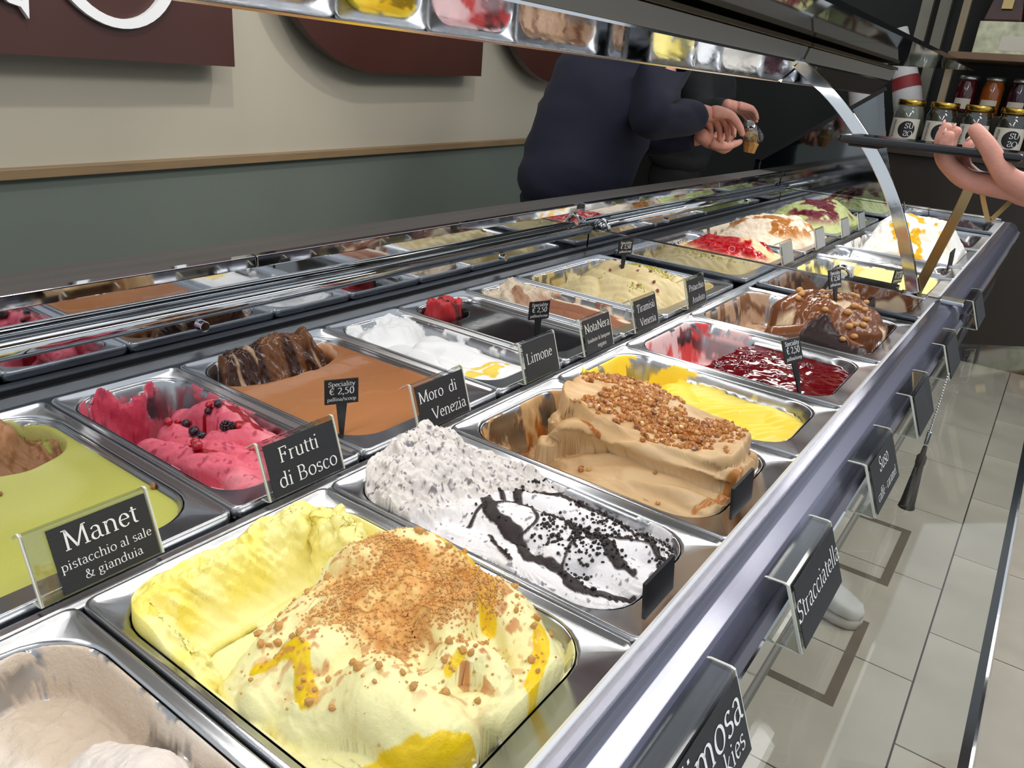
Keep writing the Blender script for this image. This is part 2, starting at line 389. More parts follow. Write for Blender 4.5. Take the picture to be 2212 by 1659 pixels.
# canopy ------------------------------------------------------------------------------------
def canopy(x0, x1, label, lip):
    r = thing('canopy', label, 'canopy', ((x0 + x1) / 2, 0.55, 0.425), 'canopies over the case')
    MB().extrude_x([(0.548, 0.429), (0.510, 0.467), (0.514, 0.471), (0.552, 0.433)], x0, x1).build('mirror_strip', MIRROR, r)
    MB().extrude_x([(0.548, 0.4275), (0.5465, 0.4295), (0.552, 0.4345), (0.5535, 0.4325)], x0, x1).build('lower_edge', mat('pale_brass_edge', (212, 198, 178), 0.2, 1.0), r)
    MB().extrude_x([(0.5085, 0.466), (0.511, 0.4665), (0.511, 0.4695), (0.5085, 0.4695)], x0, x1).build('upper_edge', CHROME, r)
    MB().extrude_x([(0.508, 0.4695), (0.500, 0.497), (0.62, 0.4990), (0.62, 0.44), (0.556, 0.434), (0.514, 0.472)], x0, x1).build('housing', GREYM, r, bevel=0.001)
    MB().extrude_x([(0.494, 0.4985), (0.496, 0.506), (0.63, 0.511), (0.63, 0.5015)], x0, x1).build('brass_trim', mat('worn_brass_trim', (150, 138, 116), 0.35, 0.8), r)
    if lip:
        MB().extrude_x([(0.60, 0.436), (0.60, 0.444), (0.655, 0.446), (0.655, 0.438)], x0, x1).build('lamp_lip', mat('white_lamp_lip', (225, 225, 215), 0.4), r)
    return r
c1 = canopy(XA, XM - 0.02, 'grey metal canopy with mirrored underside strip reflecting the pans', False)
c2 = canopy(XM, 2.62, 'grey canopy of the far case with a white lamp lip', True)
tg = thing('glass_shelf', 'dark glass shelf lying on top of the canopies', 'shelf', (1.4, 0.5, 0.511), )
for x0, x1 in ((XA, XM - 0.012), (XM - 0.008, 2.64)):
    MB().box(x0, x1, 0.30, 0.85, 0.5115, 0.5195).build('glass_plate', GLASS_T, tg)
for x0, x1, c in ((XA + 0.05, XM - 0.06, c1), (XM + 0.05, 2.58, c2)):
    MB().box(x0, x1, 0.572, 0.606, 0.4325, 0.4355).build('led_strip', mat('led_diffuser', (255, 250, 242), 0.5, emit=2.0), c)
area('case_lamp', (0.66, 0.588, 0.4315), (0.66, 0.50, -0.1), 2.1, 0.03, 5.0, (1, 0.975, 0.94))
area('case_lamp', (2.20, 0.588, 0.4315), (2.20, 0.50, -0.1), 0.85, 0.03, 3.4, (1, 0.975, 0.94))

# chrome arch, its forward leg and the far one -----------------------------------------------
def arch(x, label, s=1.0):
    r = thing('glass_support_arch', label, 'arch', (x, 0.192, 0.0505), 'chrome arches carrying the canopy')
    pts = curve([(x, 0.192, 0.0570), (x, 0.222, 0.13), (x, 0.270, 0.225), (x, 0.335, 0.315), (x, 0.42, 0.40), (x, 0.512, 0.466)], 6)
    MB().bar(pts, (0.005, 0, 0), 0.0115).build('curved_bar', CHROME, r, bevel=0.0012)
    MB().box(x - 0.02, x + 0.02, 0.165, 0.215, 0.0505, 0.056).build('foot_plate', CHROME, r, bevel=0.002)
    pts = curve([(x + 0.014, 0.188, 0.0570), (x + 0.014, 0.172, 0.14), (x + 0.014, 0.155, 0.23), (x + 0.014, 0.146, 0.30)], 6)
    MB().bar(pts, (0.004, 0, 0), 0.0095).build('forward_bar', mat('bronze_tinted_bar', (150, 128, 92), 0.14, 1.0), r, bevel=0.0012)
    MB().box(x - 0.022, x + 0.022, 0.098, 0.14, 0.0525, 0.060).build('hinge_clip', CHROME, r, bevel=0.002)
arch(1.71, 'tall curved chrome bar rising from the rail where the two cases join')
far = thing('glass_support_bracket', 'small bronze V shaped bracket on the rail by the end glass', 'bracket', (3.22, 0.19, 0.0525))
MB().bar([(3.22, 0.192, 0.0525), (3.22, 0.225, 0.12), (3.22, 0.245, 0.17)], (0.004, 0, 0), 0.008).build('rear_bar', mat('bronze_tinted_bar'), far)
MB().bar([(3.235, 0.188, 0.0525), (3.235, 0.150, 0.12), (3.235, 0.125, 0.17)], (0.004, 0, 0), 0.008).build('front_bar', mat('bronze_tinted_bar'), far)

# end glass of the far case
eg = thing('end_glass', 'smoky glass end panel with a dark slanting top edge', 'glass panel', (XB + 0.0115, 0.75, 0.05))
prof = [(0.955, 0.0515), (1.08, 0.1155), (1.08, 0.145), (0.66, 0.455), (0.645, 0.40), (0.60, 0.25), (0.52, 0.0515)]
MB().extrude_x(prof, XB + 0.0075, XB + 0.0155).build('pane', GLASS_B, eg)
MB().bar([(XB + 0.0115, 1.085, 0.143), (XB + 0.0115, 0.655, 0.460)], (0.010, 0, 0), 0.007).build('dark_rim', BLACKM, eg)
MB().bar([(XB + 0.0115, 0.953, 0.055), (XB + 0.0115, 0.16, 0.055)], (0.010, 0, 0), 0.003).build('steel_foot', CHROME, eg)
MB().box(XB + 0.0015, XB + 0.0215, 1.07, 1.09, 0.1, 0.15).build('corner_post', CHROME, eg)

# ---------------------------------------------------------------- pans
def rrect(cx, cy, a, b, r, z, n=7):
    out = []
    for sx, sy, a0 in ((1, 1, 0), (-1, 1, 90), (-1, -1, 180), (1, -1, 270)):
        for k in range(n):
            q = math.radians(a0 + 90 * k / (n - 1))
            out.append((cx + sx * (a - r) + r * math.cos(q), cy + sy * (b - r) + r * math.sin(q), z))
    return out
PANS = {}
def pan(key, x0, x1, back, label):
    y0, y1 = (0.5465, 0.902) if back else (0.168, 0.5225)
    cx, cy, a, b = (x0 + x1) / 2, (y0 + y1) / 2, (x1 - x0) / 2 - 0.0004, (y1 - y0) / 2
    ox, oy = cx, (y0 + 0.028 + y1 - 0.014) / 2; oa, ob = (x1 - x0) / 2 - 0.011, (y1 - y0 - 0.042) / 2
    ro = min(0.05, oa * 0.55)
    loops = [rrect(cx, cy, a, b, 0.010, -0.012), rrect(cx, cy, a, b, 0.010, -0.002), rrect(cx, cy, a - 0.0015, b - 0.0015, 0.009, 0.0006),
             rrect(cx, cy, a - 0.004, b - 0.004, 0.008, 0.0004), rrect(cx, cy, a - 0.006, b - 0.006, 0.008, -0.002),
             rrect(ox, oy, oa + 0.002, ob + 0.002, ro, -0.002), rrect(ox, oy, oa, ob, ro, -0.0045), rrect(ox, oy, oa - 0.002, ob - 0.002, ro, -0.012),
             rrect(ox, oy, oa - 0.012, ob - 0.012, ro * 0.85, -0.100), rrect(ox, oy, oa - 0.02, ob - 0.02, ro * 0.7, -0.112)]
    n = len(loops[0]); m = MB(); v = [p for l in loops for p in l]
    f = [(i * n + j, i * n + (j + 1) % n, (i + 1) * n + (j + 1) % n, (i + 1) * n + j) for i in range(len(loops) - 1) for j in range(n)]
    f.append(tuple(range((len(loops) - 1) * n, len(loops) * n)))
    o = m.add(v, f).build('steel_pan', STEEL, None, smooth=True)
    tag(o, label, 'pan', 'gelato pans')
    PANS[key] = (ox, oy, oa - 0.0014, ob - 0.0014, ro - 0.0014)
    return o

GM = {}
def gelmat(name, bump, bscale, rough=0.45, sss=0.12):
    m = bpy.data.materials.new('gelato_' + name); m.use_nodes = True; N = m.node_tree.nodes; L = m.node_tree.links
    b = N['Principled BSDF']; at = N.new('ShaderNodeAttribute'); at.attribute_name = 'Col'
    gl = N.new('ShaderNodeAttribute'); gl.attribute_name = 'gloss'
    L.new(at.outputs['Color'], b.inputs['Base Color'])
    mr = N.new('ShaderNodeMapRange'); mr.inputs[3].default_value = rough; mr.inputs[4].default_value = 0.07
    L.new(gl.outputs['Fac'], mr.inputs[0]); L.new(mr.outputs[0], b.inputs['Roughness'])
    b.inputs['Specular IOR Level'].default_value = 0.4
    b.inputs['Subsurface Weight'].default_value = sss; b.inputs['Subsurface Radius'].default_value = (0.004, 0.003, 0.002); b.inputs['Subsurface Scale'].default_value = 1.0
    tc = N.new('ShaderNodeTexCoord'); n = N.new('ShaderNodeTexNoise'); n.inputs['Scale'].default_value = bscale; n.inputs['Detail'].default_value = 6; n.inputs['Roughness'].default_value = 0.6
    L.new(tc.outputs['Object'], n.inputs['Vector'])
    bp = N.new('ShaderNodeBump'); bp.inputs['Strength'].default_value = bump; bp.inputs['Distance'].default_value = 0.0015
    L.new(n.outputs['Fac'], bp.inputs['Height']); L.new(bp.outputs['Normal'], b.inputs['Normal'])
    # bare steel shows where the gelato has been scraped away
    s = N.new('ShaderNodeBsdfPrincipled'); s.inputs['Metallic'].default_value = 1; s.inputs['Roughness'].default_value = 0.24
    s.inputs['Base Color'].default_value = tuple(lin((178, 180, 184))) + (1,)
    mx = N.new('ShaderNodeMixShader'); L.new(at.outputs['Alpha'], mx.inputs[0]); L.new(s.outputs[0], mx.inputs[1]); L.new(b.outputs[0], mx.inputs[2])
    L.new(mx.outputs[0], N['Material Output'].inputs[0])
    return m

def paint(col, c, mask):
    return col + (np.array(c, float) - col) * np.clip(mask, 0, 1)[..., None]

class Gel:
    """one pan's gelato: a relief over the pan's inside, coloured by its own ingredients"""
    def __init__(s, key, res=0.0014):
        s.key = key; s.cx, s.cy, s.a, s.b, ro = PANS[key]
        nu = max(int(2 * s.a / res), 24); nv = max(int(2 * s.b / res), 32)
        S, T = np.meshgrid(np.linspace(-1, 1, nu), np.linspace(-1, 1, nv), indexing='ij')
        s.S, s.T = S, T; s.nu, s.nv = nu, nv
        s.v = s.b * T; over = np.clip(np.abs(s.v) - (s.b - ro), 0, ro); s.u = S * (s.a - ro + np.sqrt(np.clip(ro * ro - over * over, 0, None)))
        s.U = s.u / s.a; s.V = s.v / s.b
        qx = np.abs(s.u) - (s.a - ro); qy = np.abs(s.v) - (s.b - ro)
        s.d = np.clip(ro - np.hypot(np.clip(qx, 0, None), np.clip(qy, 0, None)) - np.minimum(np.maximum(qx, qy), 0), 0, None)
        s.pan = -0.0045 - 0.088 * sst(s.d, 0, 0.024)
        s.h = np.full(S.shape, -0.2); s.col = np.zeros(S.shape + (3,)) + 200.0
        s.smear = np.zeros(S.shape); s.gloss = np.zeros(S.shape); s.wx = 0; s.wy = 0
        on_s = (1 - np.abs(S)) * s.a < (1 - np.abs(T)) * s.b; up = s.pan + 0.0925
        s.uf = s.u + np.where(on_s, np.sign(S) * up, 0); s.vf = s.v + np.where(on_s, 0, np.sign(T) * up)   # unrolled walls
        s.rough = np.zeros(S.shape); s.rfreq = 55; s.soft = 0.0
    def fold(s, pts, r, k=0.010, flat=1.0, n=6):
        """rounded roll of gelato along a curve of (U, V, z of its crest)"""
        P = curve([(p[0] * s.a, p[1] * s.b, p[2]) for p in pts], n)
        d, z, t = polyd(s.u, s.v, P)
        q = np.clip(1 - (d / r) ** 2, 0, None); hh = np.where(d < r, z - r * flat * (1 - np.sqrt(q)), -0.3)
        hh = np.where(d < r * 1.25, hh, -0.3)
        s.h = smax(hh, s.h, k); return d, t
    def streak(s, pts, wd, color, wob=0.25, raise_=0.0012, seed=1, gloss=0.6):
        P = curve([(p[0] * s.a, p[1] * s.b) for p in pts], 6)
        d, _, t = polyd(s.u, s.v, P)
        wv = wd * (1 + wob * 3 * fbm(s.u, s.v, 60, 3, seed))
        m = sst(wv - d, -0.0006, 0.0008)
        s.col = paint(s.col, color, m); s.h = s.h + raise_ * sst(wv - d, 0, wd * 0.6); s.gloss = np.maximum(s.gloss, m * gloss); return m
    def build(s, name, label, m, group='gelato in the pans', edge=True):
        z = np.maximum(s.pan, s.h); cov = sst(s.h - s.pan, -0.0005, 0.0012)
        cov = np.maximum(cov, s.smear)
        z = z + 0.0012 * np.clip(s.smear, 0, 1) * (cov > 0)
        e = (np.abs(s.S) > 0.9999) | (np.abs(s.T) > 0.9999)
        z = np.where(e, np.minimum(z, -0.0045), z)
        s.z = z
        sh = np.where(s.h > s.pan, 0, np.clip(-z - 0.012, 0, 1) * 0.0)
        X = s.u + s.wx; Y = s.v + s.wy
        if np.any(s.rough > 0) or np.any(s.soft > 0):       # crumbly relief along the surface normal, so steep sides are as rough as flat tops
            du = np.gradient(z, axis=0) / (np.gradient(X, axis=0) + 1e-6); dv = np.gradient(z, axis=1) / (np.gradient(Y, axis=1) + 1e-6)
            du = np.clip(du, -4, 4); dv = np.clip(dv, -4, 4); ln = np.sqrt(du * du + dv * dv + 1)
            nz_ = fbm(X + 0.8 * z, Y - 0.7 * z, s.rfreq, 5, 91, 0.6) * 2 + 0.6 * (ridge(X - 0.6 * z, Y + 0.9 * z, s.rfreq * 0.8, 3, 95) - 0.6)
            q = (s.rough * nz_ + s.soft * fbm(X + 0.6 * z, Y - 0.8 * z, 17, 3, 71) * 2) * sst(s.d, 0.002, 0.012) * (cov > 0.3)
            X = X - du / ln * q; Y = Y - dv / ln * q; z = np.where(e, z, z + q / ln); s.z = z; s.wx = X - s.u; s.wy = Y - s.v
        vs = np.stack([X, Y, z + 0.1], -1).reshape(-1, 3)
        idx = np.arange(s.nu * s.nv).reshape(s.nu, s.nv)
        f = np.stack([idx[:-1, :-1], idx[1:, :-1], idx[1:, 1:], idx[:-1, 1:]], -1).reshape(-1, 4)
        me = bpy.data.meshes.new(name); me.vertices.add(len(vs)); me.vertices.foreach_set('co', vs.ravel())
        me.loops.add(f.size); me.loops.foreach_set('vertex_index', f.ravel())
        me.polygons.add(len(f)); me.polygons.foreach_set('loop_start', np.arange(0, f.size, 4)); me.polygons.foreach_set('loop_total', np.full(len(f), 4))
        me.polygons.foreach_set('use_smooth', np.ones(len(f), bool)); me.update(); me.validate()
        ca = me.color_attributes.new('Col', 'FLOAT_COLOR', 'POINT')
        ca.data.foreach_set('color', np.concatenate([lin(np.clip(s.col, 0, 255)), cov[..., None]], -1).reshape(-1).astype(np.float32))
        ga = me.attributes.new('gloss', 'FLOAT', 'POINT'); ga.data.foreach_set('value', np.clip(s.gloss, 0, 1).ravel().astype(np.float32))
        me.materials.append(m)
        o = bpy.data.objects.new(name, me); COL.objects.link(o); o.location = (s.cx, s.cy, -0.1)
        tag(o, label, 'gelato', group); s.o = o; return o
    def scatter(s, n, mask, rng):
        p = np.clip(mask, 0, None) * (s.d > 0.004); p = p.ravel() / p.sum()
        i = rng.choice(p.size, n, p=p)
        X = (s.u + s.wx).ravel()[i]; Y = (s.v + s.wy).ravel()[i]
        return np.stack([X, Y, s.z.ravel()[i] + 0.1], 1)      # local to the gelato object
    def at(s, U, V, dz=0.0):
        i = np.argmin((s.U - U) ** 2 * s.a ** 2 + (s.V - V) ** 2 * s.b ** 2)
        return ((s.u + s.wx).ravel()[i], (s.v + s.wy).ravel()[i], s.z.ravel()[i] + 0.1 + dz)

def chunk_mesh(name, m, seed, squash=0.8):
    rng = random.Random(seed)
    import bmesh
    bm = bmesh.new(); bmesh.ops.create_icosphere(bm, subdivisions=1, radius=0.5)
    for v in bm.verts:
        v.co *= rng.uniform(0.72, 1.15); v.co.z *= squash
    me = bpy.data.meshes.new(name); bm.to_mesh(me); bm.free(); me.materials.append(m); return me
def ball_mesh(name, m, sub=2):
    import bmesh
    bm = bmesh.new(); bmesh.ops.create_icosphere(bm, subdivisions=sub, radius=0.5)
    me = bpy.data.meshes.new(name); bm.to_mesh(me); bm.free(); me.materials.append(m)
    me.polygons.foreach_set('use_smooth', [True] * len(me.polygons)); return me
def place_chunks(g, name, meshes, pts, smin, smax, rng, nparts=290):
    """the first pieces as parts of their own, the rest joined as one part"""
    sizes = rng.uniform(smin, smax, len(pts)); order = np.argsort(-sizes)
    for i in order[:nparts]:
        o = bpy.data.objects.new(name, meshes[i % len(meshes)]); COL.objects.link(o); o.parent = g.o
        o.location = pts[i] + np.array([0, 0, sizes[i] * 0.22]); o.rotation_euler = rng.uniform(0, 6.28, 3); o.scale = [sizes[i]] * 3
    rest = order[nparts:]
    if len(rest):
        V = []; Fc = []; cnt = 0; tmpl = []
        for me in meshes:
            v = np.empty(len(me.vertices) * 3); me.vertices.foreach_get('co', v); tmpl.append((v.reshape(-1, 3), np.array([p.vertices[:] for p in me.polygons])))
        for i in rest:
            v, f = tmpl[i % len(tmpl)]; r = np.array(Euler(rng.uniform(0, 6.28, 3)).to_matrix())
            V.append(v @ r.T * sizes[i] + pts[i] + np.array([0, 0, sizes[i] * 0.2])); Fc.append(f + cnt); cnt += len(v)
        me = bpy.data.meshes.new(name + 's'); me.from_pydata(np.concatenate(V).tolist(), [], np.concatenate(Fc).tolist()); me.materials.append(meshes[0].materials[0])
        o = bpy.data.objects.new('loose_' + name, me); COL.objects.link(o); o.parent = g.o; o['kind'] = 'stuff'

# pan layout: key, near side, far side, row
for key, x0, x1, back, label in (
    ('F0', -0.035, 0.2155, 0, 'steel pan of pale hazelnut cream gelato with smeared corners'),
    ('F1', 0.2175, 0.4625, 0, 'wide steel pan heaped with yellow gelato under biscuit crumbs'),
    ('F2', 0.4645, 0.6525, 0, 'steel pan of white gelato drizzled with dark chocolate, beside the crumbed yellow pan'),
    ('F3', 0.6545, 0.8935, 0, 'steel pan of coffee coloured gelato topped with chopped nuts'),
    ('F4', 0.8955, 1.1045, 0, 'steel pan of smooth egg yellow gelato between nuts and red jam pans'),
    ('F5', 1.1065, 1.3690, 0, 'steel pan filled with glossy dark red berry sauce'),
    ('F6', 1.3710, 1.7000, 0, 'steel pan of chocolate coated gelato with whole nuts'),
    ('B0', 0.1150, 0.3740, 1, 'steel pan of olive green pistachio gelato with a brown scooped hollow'),
    ('B1', 0.3760, 0.5400, 1, 'steel pan of pink berry gelato with scraped bare steel wall'),
    ('B2', 0.5420, 0.7940, 1, 'steel pan of flat milk chocolate gelato with a dark scooped hollow'),
    ('B3', 0.7960, 0.9640, 1, 'steel pan of white lemon gelato with yellow sauce'),
    ('B4', 0.9660, 1.1540, 1, 'steel pan of black chocolate gelato with a red lump'),
    ('B5', 1.1560, 1.3240, 1, 'steel pan of cocoa dusted cream gelato'),
    ('B6', 1.3260, 1.6900, 1, 'wide steel pan of pale pistachio gelato with green crumbs'),
    ('F8', 1.9800, 2.2700, 0, 'steel pan of pale yellow gelato past the chrome arch'),
    ('F9', 2.2720, 2.4700, 0, 'steel pan of white gelato with black streaks past the chrome arch'),
    ('F10', 2.4720, 2.8600, 0, 'steel pan of tall white meringue gelato with orange sauce'),
    ('F11', 2.8620, 3.2600, 0, 'steel pan of dark berry gelato next to the end glass'),
    ('B7', 1.9600, 2.2500, 1, 'steel pan of cream gelato with red sauce'),
    ('B8', 2.2520, 2.6600, 1, 'steel pan of cream gelato with caramel on top'),
    ('B9', 2.6620, 3.2400, 1, 'steel pan of pale green gelato with dark red fruit'),
):
    pan(key, x0, x1, back, label)

# ---------------------------------------------------------------- gelato
rng = np.random.RandomState(7)
# hazelnut cream, scraped, at the near end
g = Gel('F0', 0.0016); U, V, u, v = g.U, g.V, g.u, g.v
g.h = -0.046 + 0.012 * fbm(u, v, 14, 4, 3) + 0.006 * ridge(u, v, 25, 3, 4)
g.fold([(0.62, 0.22, -0.012), (0.66, 0.0, 0.002), (0.60, -0.3, 0.006), (0.62, -0.8, 0.0)], 0.026, 0.004)
g.fold([(0.80, 0.02, -0.012), (0.72, -0.2, 0.004), (0.78, -0.6, -0.004)], 0.016, 0.003)
g.col[:] = (214, 196, 176); g.col = paint(g.col, (226, 214, 200), sst(fbm(u, v, 9, 3, 5), -0.1, 0.15)); g.col = paint(g.col, (236, 226, 218), sst(g.h, -0.034, -0.020))
n1 = fbm(g.uf, g.vf, 38, 5, 8); g.rough[:] = 0.003
g.smear = sst(n1 + 0.10 * sst(V, 0.2, 1.0), -0.02, 0.07) * 0.95
g.build('gelato', 'pale hazelnut cream gelato, mostly scraped from its pan', gelmat('hazelnut', 0.9, 260, 0.5))

# mimosa: yellow, folded, under biscuit crumbs
g = Gel('F1', 0.0011); U, V, u, v = g.U, g.V, g.u, g.v
g.h = -0.062 + 0.010 * fbm(u, v, 22, 3, 11)
rho = np.hypot((U - 0.06) / 0.86, (V + 0.24) / 0.72)
g.h = smax(g.h, -0.06 + 0.098 * np.sqrt(np.clip(1 - rho ** 2.4, 0, 1)) + 0.010 * fbm(u, v, 18, 3, 2), 0.012)
g.fold([(-0.92, -0.05, -0.006), (-0.55, 0.10, 0.012), (-0.15, 0.12, 0.022), (0.25, 0.10, 0.020)], 0.030)
g.fold([(-0.66, -0.30, 0.018), (-0.50, -0.52, 0.042), (-0.44, -0.76, 0.030)], 0.034, 0.004)
g.fold([(-0.80, -0.08, 0.010), (-0.52, -0.14, 0.034), (-0.30, -0.20, 0.036)], 0.024, 0.004)
g.fold([(0.10, -0.50, 0.050), (0.45, -0.46, 0.050), (0.58, -0.66, 0.034), (0.40, -0.88, 0.020), (0.05, -0.95, 0.016)], 0.024, 0.003)
g.fold([(0.30, 0.16, 0.040), (0.60, 0.02, 0.046), (0.66, -0.2, 0.040)], 0.026, 0.006)
g.fold([(-0.10, -0.88, 0.018), (-0.28, -0.75, 0.026), (-0.08, -0.66, 0.042), (0.06, -0.78, 0.034), (-0.05, -0.93, 0.018)], 0.017, 0.003)
g.fold([(0.55, 0.12, 0.006), (0.72, -0.2, 0.0), (0.62, -0.5, -0.004), (0.80, -0.8, -0.012)], 0.022)
g.fold([(-0.95, -0.3, -0.012), (-0.80, -0.65, 0.002), (-0.70, -0.95, -0.010)], 0.030)
g.fold([(0.0, 0.22, 0.010), (0.28, 0.30, 0.016), (0.34, 0.20, 0.02)], 0.016, 0.006)
rs_ = 0.006 * fbm(u, v, 45, 4, 9) * 2
edge_h = 0.004 + 0.024 * fbm(u, v, 28, 3, 21)
rearband = sst(V, 0.66, 0.86) * sst(0.97 - U, 0.0, 0.25); leftband = sst(-U, 0.70, 0.88) * sst(V, 0.05, 0.3)
band = np.maximum(rearband, leftband)
g.h = np.where(band > 0.02, smax(g.h, -0.05 + (edge_h + 0.05) * band, 0.006), g.h)
chunky = sst(np.hypot((U - 0.72) / 0.34, (V - 0.66) / 0.40), 1.0, 0.3)
g.h = smax(g.h, -0.06 + 0.066 * chunky + 0.034 * chunky * fbm(u, v, 48, 4, 31), 0.006)
rough = np.maximum(band, chunky)
g.col[:] = (247, 240, 178)
g.col = paint(g.col, (244, 228, 112), sst(rough, 0.05, 0.6) * (0.35 + 1.6 * np.clip(fbm(u, v, 25, 3, 5) + 0.15, 0, 1)))
g.col = paint(g.col, (250, 240, 160), sst(fbm(u, v, 50, 4, 15), 0.05, 0.2) * rough)
g.soft = 0.006; g.rfreq = 75; g.rough = 0.009 * rough + 0.0004; g.smear = sst(fbm(g.uf, g.vf, 34, 5, 6) + 0.12 * sst(V, 0, 1) + 0.16 * sst(-U, 0.2, 0.9) - 0.25 * sst(U, 0.55, 0.8) * sst(0.45 - V, 0, 0.3), -0.03, 0.05)
yl = (243, 206, 22)
g.streak([(-0.75, 0.02), (-0.62, -0.1), (-0.78, -0.3)], 0.006, yl, 0.5, 0.001)
g.streak([(-0.85, -0.72), (-0.72, -0.82), (-0.58, -0.93), (-0.45, -0.99)], 0.009, yl, 0.3, 0)
g.streak([(0.46, -0.35), (0.5, -0.52), (0.38, -0.62)], 0.008, yl, 0.3, 0.001)
g.streak([(0.86, 0.25), (0.80, -0.1), (0.85, -0.4)], 0.008, yl, 0.4, 0)
g.streak([(-0.2, -0.72), (-0.06, -0.72)], 0.004, yl, 0.3, 0)
g.streak([(0.15, -0.98), (0.4, -0.92), (0.6, -0.82)], 0.006, yl, 0.3, 0)
d_c = np.hypot((U - 0.16) / 0.66, (V + 0.16) / 0.48) + 1.0 * fbm(u, v, 16, 4, 77)
cr = sst(1.02 - d_c, 0, 0.35)
cr = np.clip(cr, 0, 1)
g.col = paint(g.col, (222, 160, 84), cr * (0.80 + 1.2 * fbm(u, v, 90, 3, 14)))
dust = np.clip(sst(1.75 - d_c, 0, 0.8) - cr, 0, 1)
g.col = paint(g.col, (206, 140, 84), dust * sst(fbm(u, v, 170, 2, 41), 0.12, 0.22))
g.h = g.h + cr * 0.0045 * fbm(u, v, 150, 3, 52) * 2
mimosa = g.build('gelato', 'folded pale yellow gelato with orange biscuit crumbs and yellow sauce', gelmat('mimosa', 0.45, 330, 0.42))
CR = mat('biscuit_crumb', (214, 156, 92), 0.75, var=0.25, vscale=150, bump=0.4, bscale=600)
cm = [chunk_mesh('crumb', CR, i) for i in range(5)]
pts = g.scatter(3600, cr * (0.5 + 2 * sst(fbm(u, v, 20, 3, 61), -0.1, 0.2)) + dust * 0.10, rng); place_chunks(g, 'crumb', cm, pts, 0.0010, 0.0030, rng, 200)
pts = g.scatter(60, sst(d_c, 0.8, 1.1) * (d_c < 1.5) * (g.h > -0.03), rng); place_chunks(g, 'crumb', cm, pts, 0.004, 0.0085, rng, 90)

# stracciatella
g = Gel('F2', 0.0011); U, V, u, v = g.U, g.V, g.u, g.v
rear = sst(V + 0.25 * U - 0.1 * fbm(u, v, 20, 3, 8) * 4, 0.12, 0.36)
g.h = -0.020 + 0.008 * fbm(u, v, 16, 3, 3)
g.fold([(-0.75, 0.15, -0.006), (-0.78, -0.3, 0.002), (-0.72, -0.9, -0.006)], 0.030)
g.fold([(-0.15, 0.20, 0.004), (-0.10, -0.3, 0.008), (-0.10, -0.95, 0.0)], 0.036)
g.fold([(0.42, 0.28, 0.012), (0.52, -0.1, 0.004), (0.55, -0.6, -0.004), (0.45, -0.98, -0.008)], 0.030)
g.fold([(-0.5, -0.45, 0.010), (-0.1, -0.62, 0.010), (0.5, -0.8, 0.0)], 0.018)
lump = -0.004 + 0.026 * sst(V, 0.3, 0.7) * sst(1.0 - np.abs(U + 0.05), 0, 0.5) + 0.030 * fbm(u, v, 24, 4, 13) + 0.014 * ridge(u, v, 60, 3, 17) - 0.006
g.h = g.h * (1 - rear) + lump * rear
g.h = g.h + 0.0012 * np.sin(u * 900 + 5 * fbm(u, v, 20, 2, 4) * 20) * (1 - rear) * sst(fbm(u, v, 12, 2, 9), 0.0, 0.1)
g.col[:] = (243, 240, 242); g.col = paint(g.col, (222, 216, 211), rear)
g.col = paint(g.col, (84, 78, 84), sst(fbm(u, v, 230, 2, 23), 0.25, 0.31) * rear * 0.7)
g.col = paint(g.col, (120, 116, 124), sst(fbm(u, v, 220, 2, 29), 0.24, 0.3) * 0.8)
g.rfreq = 70; g.rough = 0.0045 * rear; g.smear = sst(fbm(g.uf, g.vf, 40, 4, 6), 0.06, 0.14) * 0.9
ck = (38, 27, 26)
masks = 0
for pts_, wd in (([(0.1, 0.14), (0.25, 0.22), (0.45, 0.2), (0.55, 0.05), (0.64, -0.21), (0.71, -0.46), (0.61, -0.72), (0.41, -0.9)], 0.0036),
                 ([(0.0, 0.24), (-0.29, 0.10), (-0.35, -0.02), (-0.46, -0.18), (-0.72, -0.36), (-0.68, -0.55), (-0.74, -0.71), (-0.62, -0.84), (-0.45, -0.96)], 0.0062),
                 ([(0.34, 0.14), (0.10, 0.02), (0.14, -0.06), (0.24, -0.2), (0.12, -0.44), (0.02, -0.6), (-0.11, -0.74), (-0.2, -0.88)], 0.0052),
                 ([(-0.55, 0.0), (-0.78, -0.14), (-0.89, -0.28)], 0.002), ([(0.40, -0.48), (0.1, -0.54), (-0.13, -0.58)], 0.0022),
                 ([(0.14, -0.06), (-0.15, -0.2), (-0.46, -0.18)], 0.0016), ([(0.12, -0.44), (-0.3, -0.5), (-0.68, -0.55)], 0.0014),
                 ([(0.02, -0.6), (0.3, -0.72), (0.5, -0.84)], 0.0016), ([(0.2, 0.05), (-0.1, 0.12), (-0.3, 0.18), (-0.55, 0.16)], 0.0022)):
    masks = np.maximum(masks, g.streak(pts_, wd, ck, 0.6, 0.0016, 5))
g.build('gelato', 'white stracciatella gelato drizzled with dark chocolate, grey scooped lump behind', gelmat('stracciatella', 0.8, 300, 0.5))
CK = mat('dark_chocolate_bit', (34, 23, 22), 0.35, bump=0.3, bscale=300)
cm = [chunk_mesh('chocolate_bit', CK, 20 + i) for i in range(4)]
cl = sst(fbm(u, v, 22, 3, 91), 0.02, 0.14) * sst(0.22 - V, 0, 0.1) * sst(U, -0.75, -0.4) + 0.12 * masks * sst(0.3 - V, 0, .1)
pts = g.scatter(560, cl, rng); place_chunks(g, 'chocolate_bit', cm, pts, 0.0022, 0.0052, rng, 290)

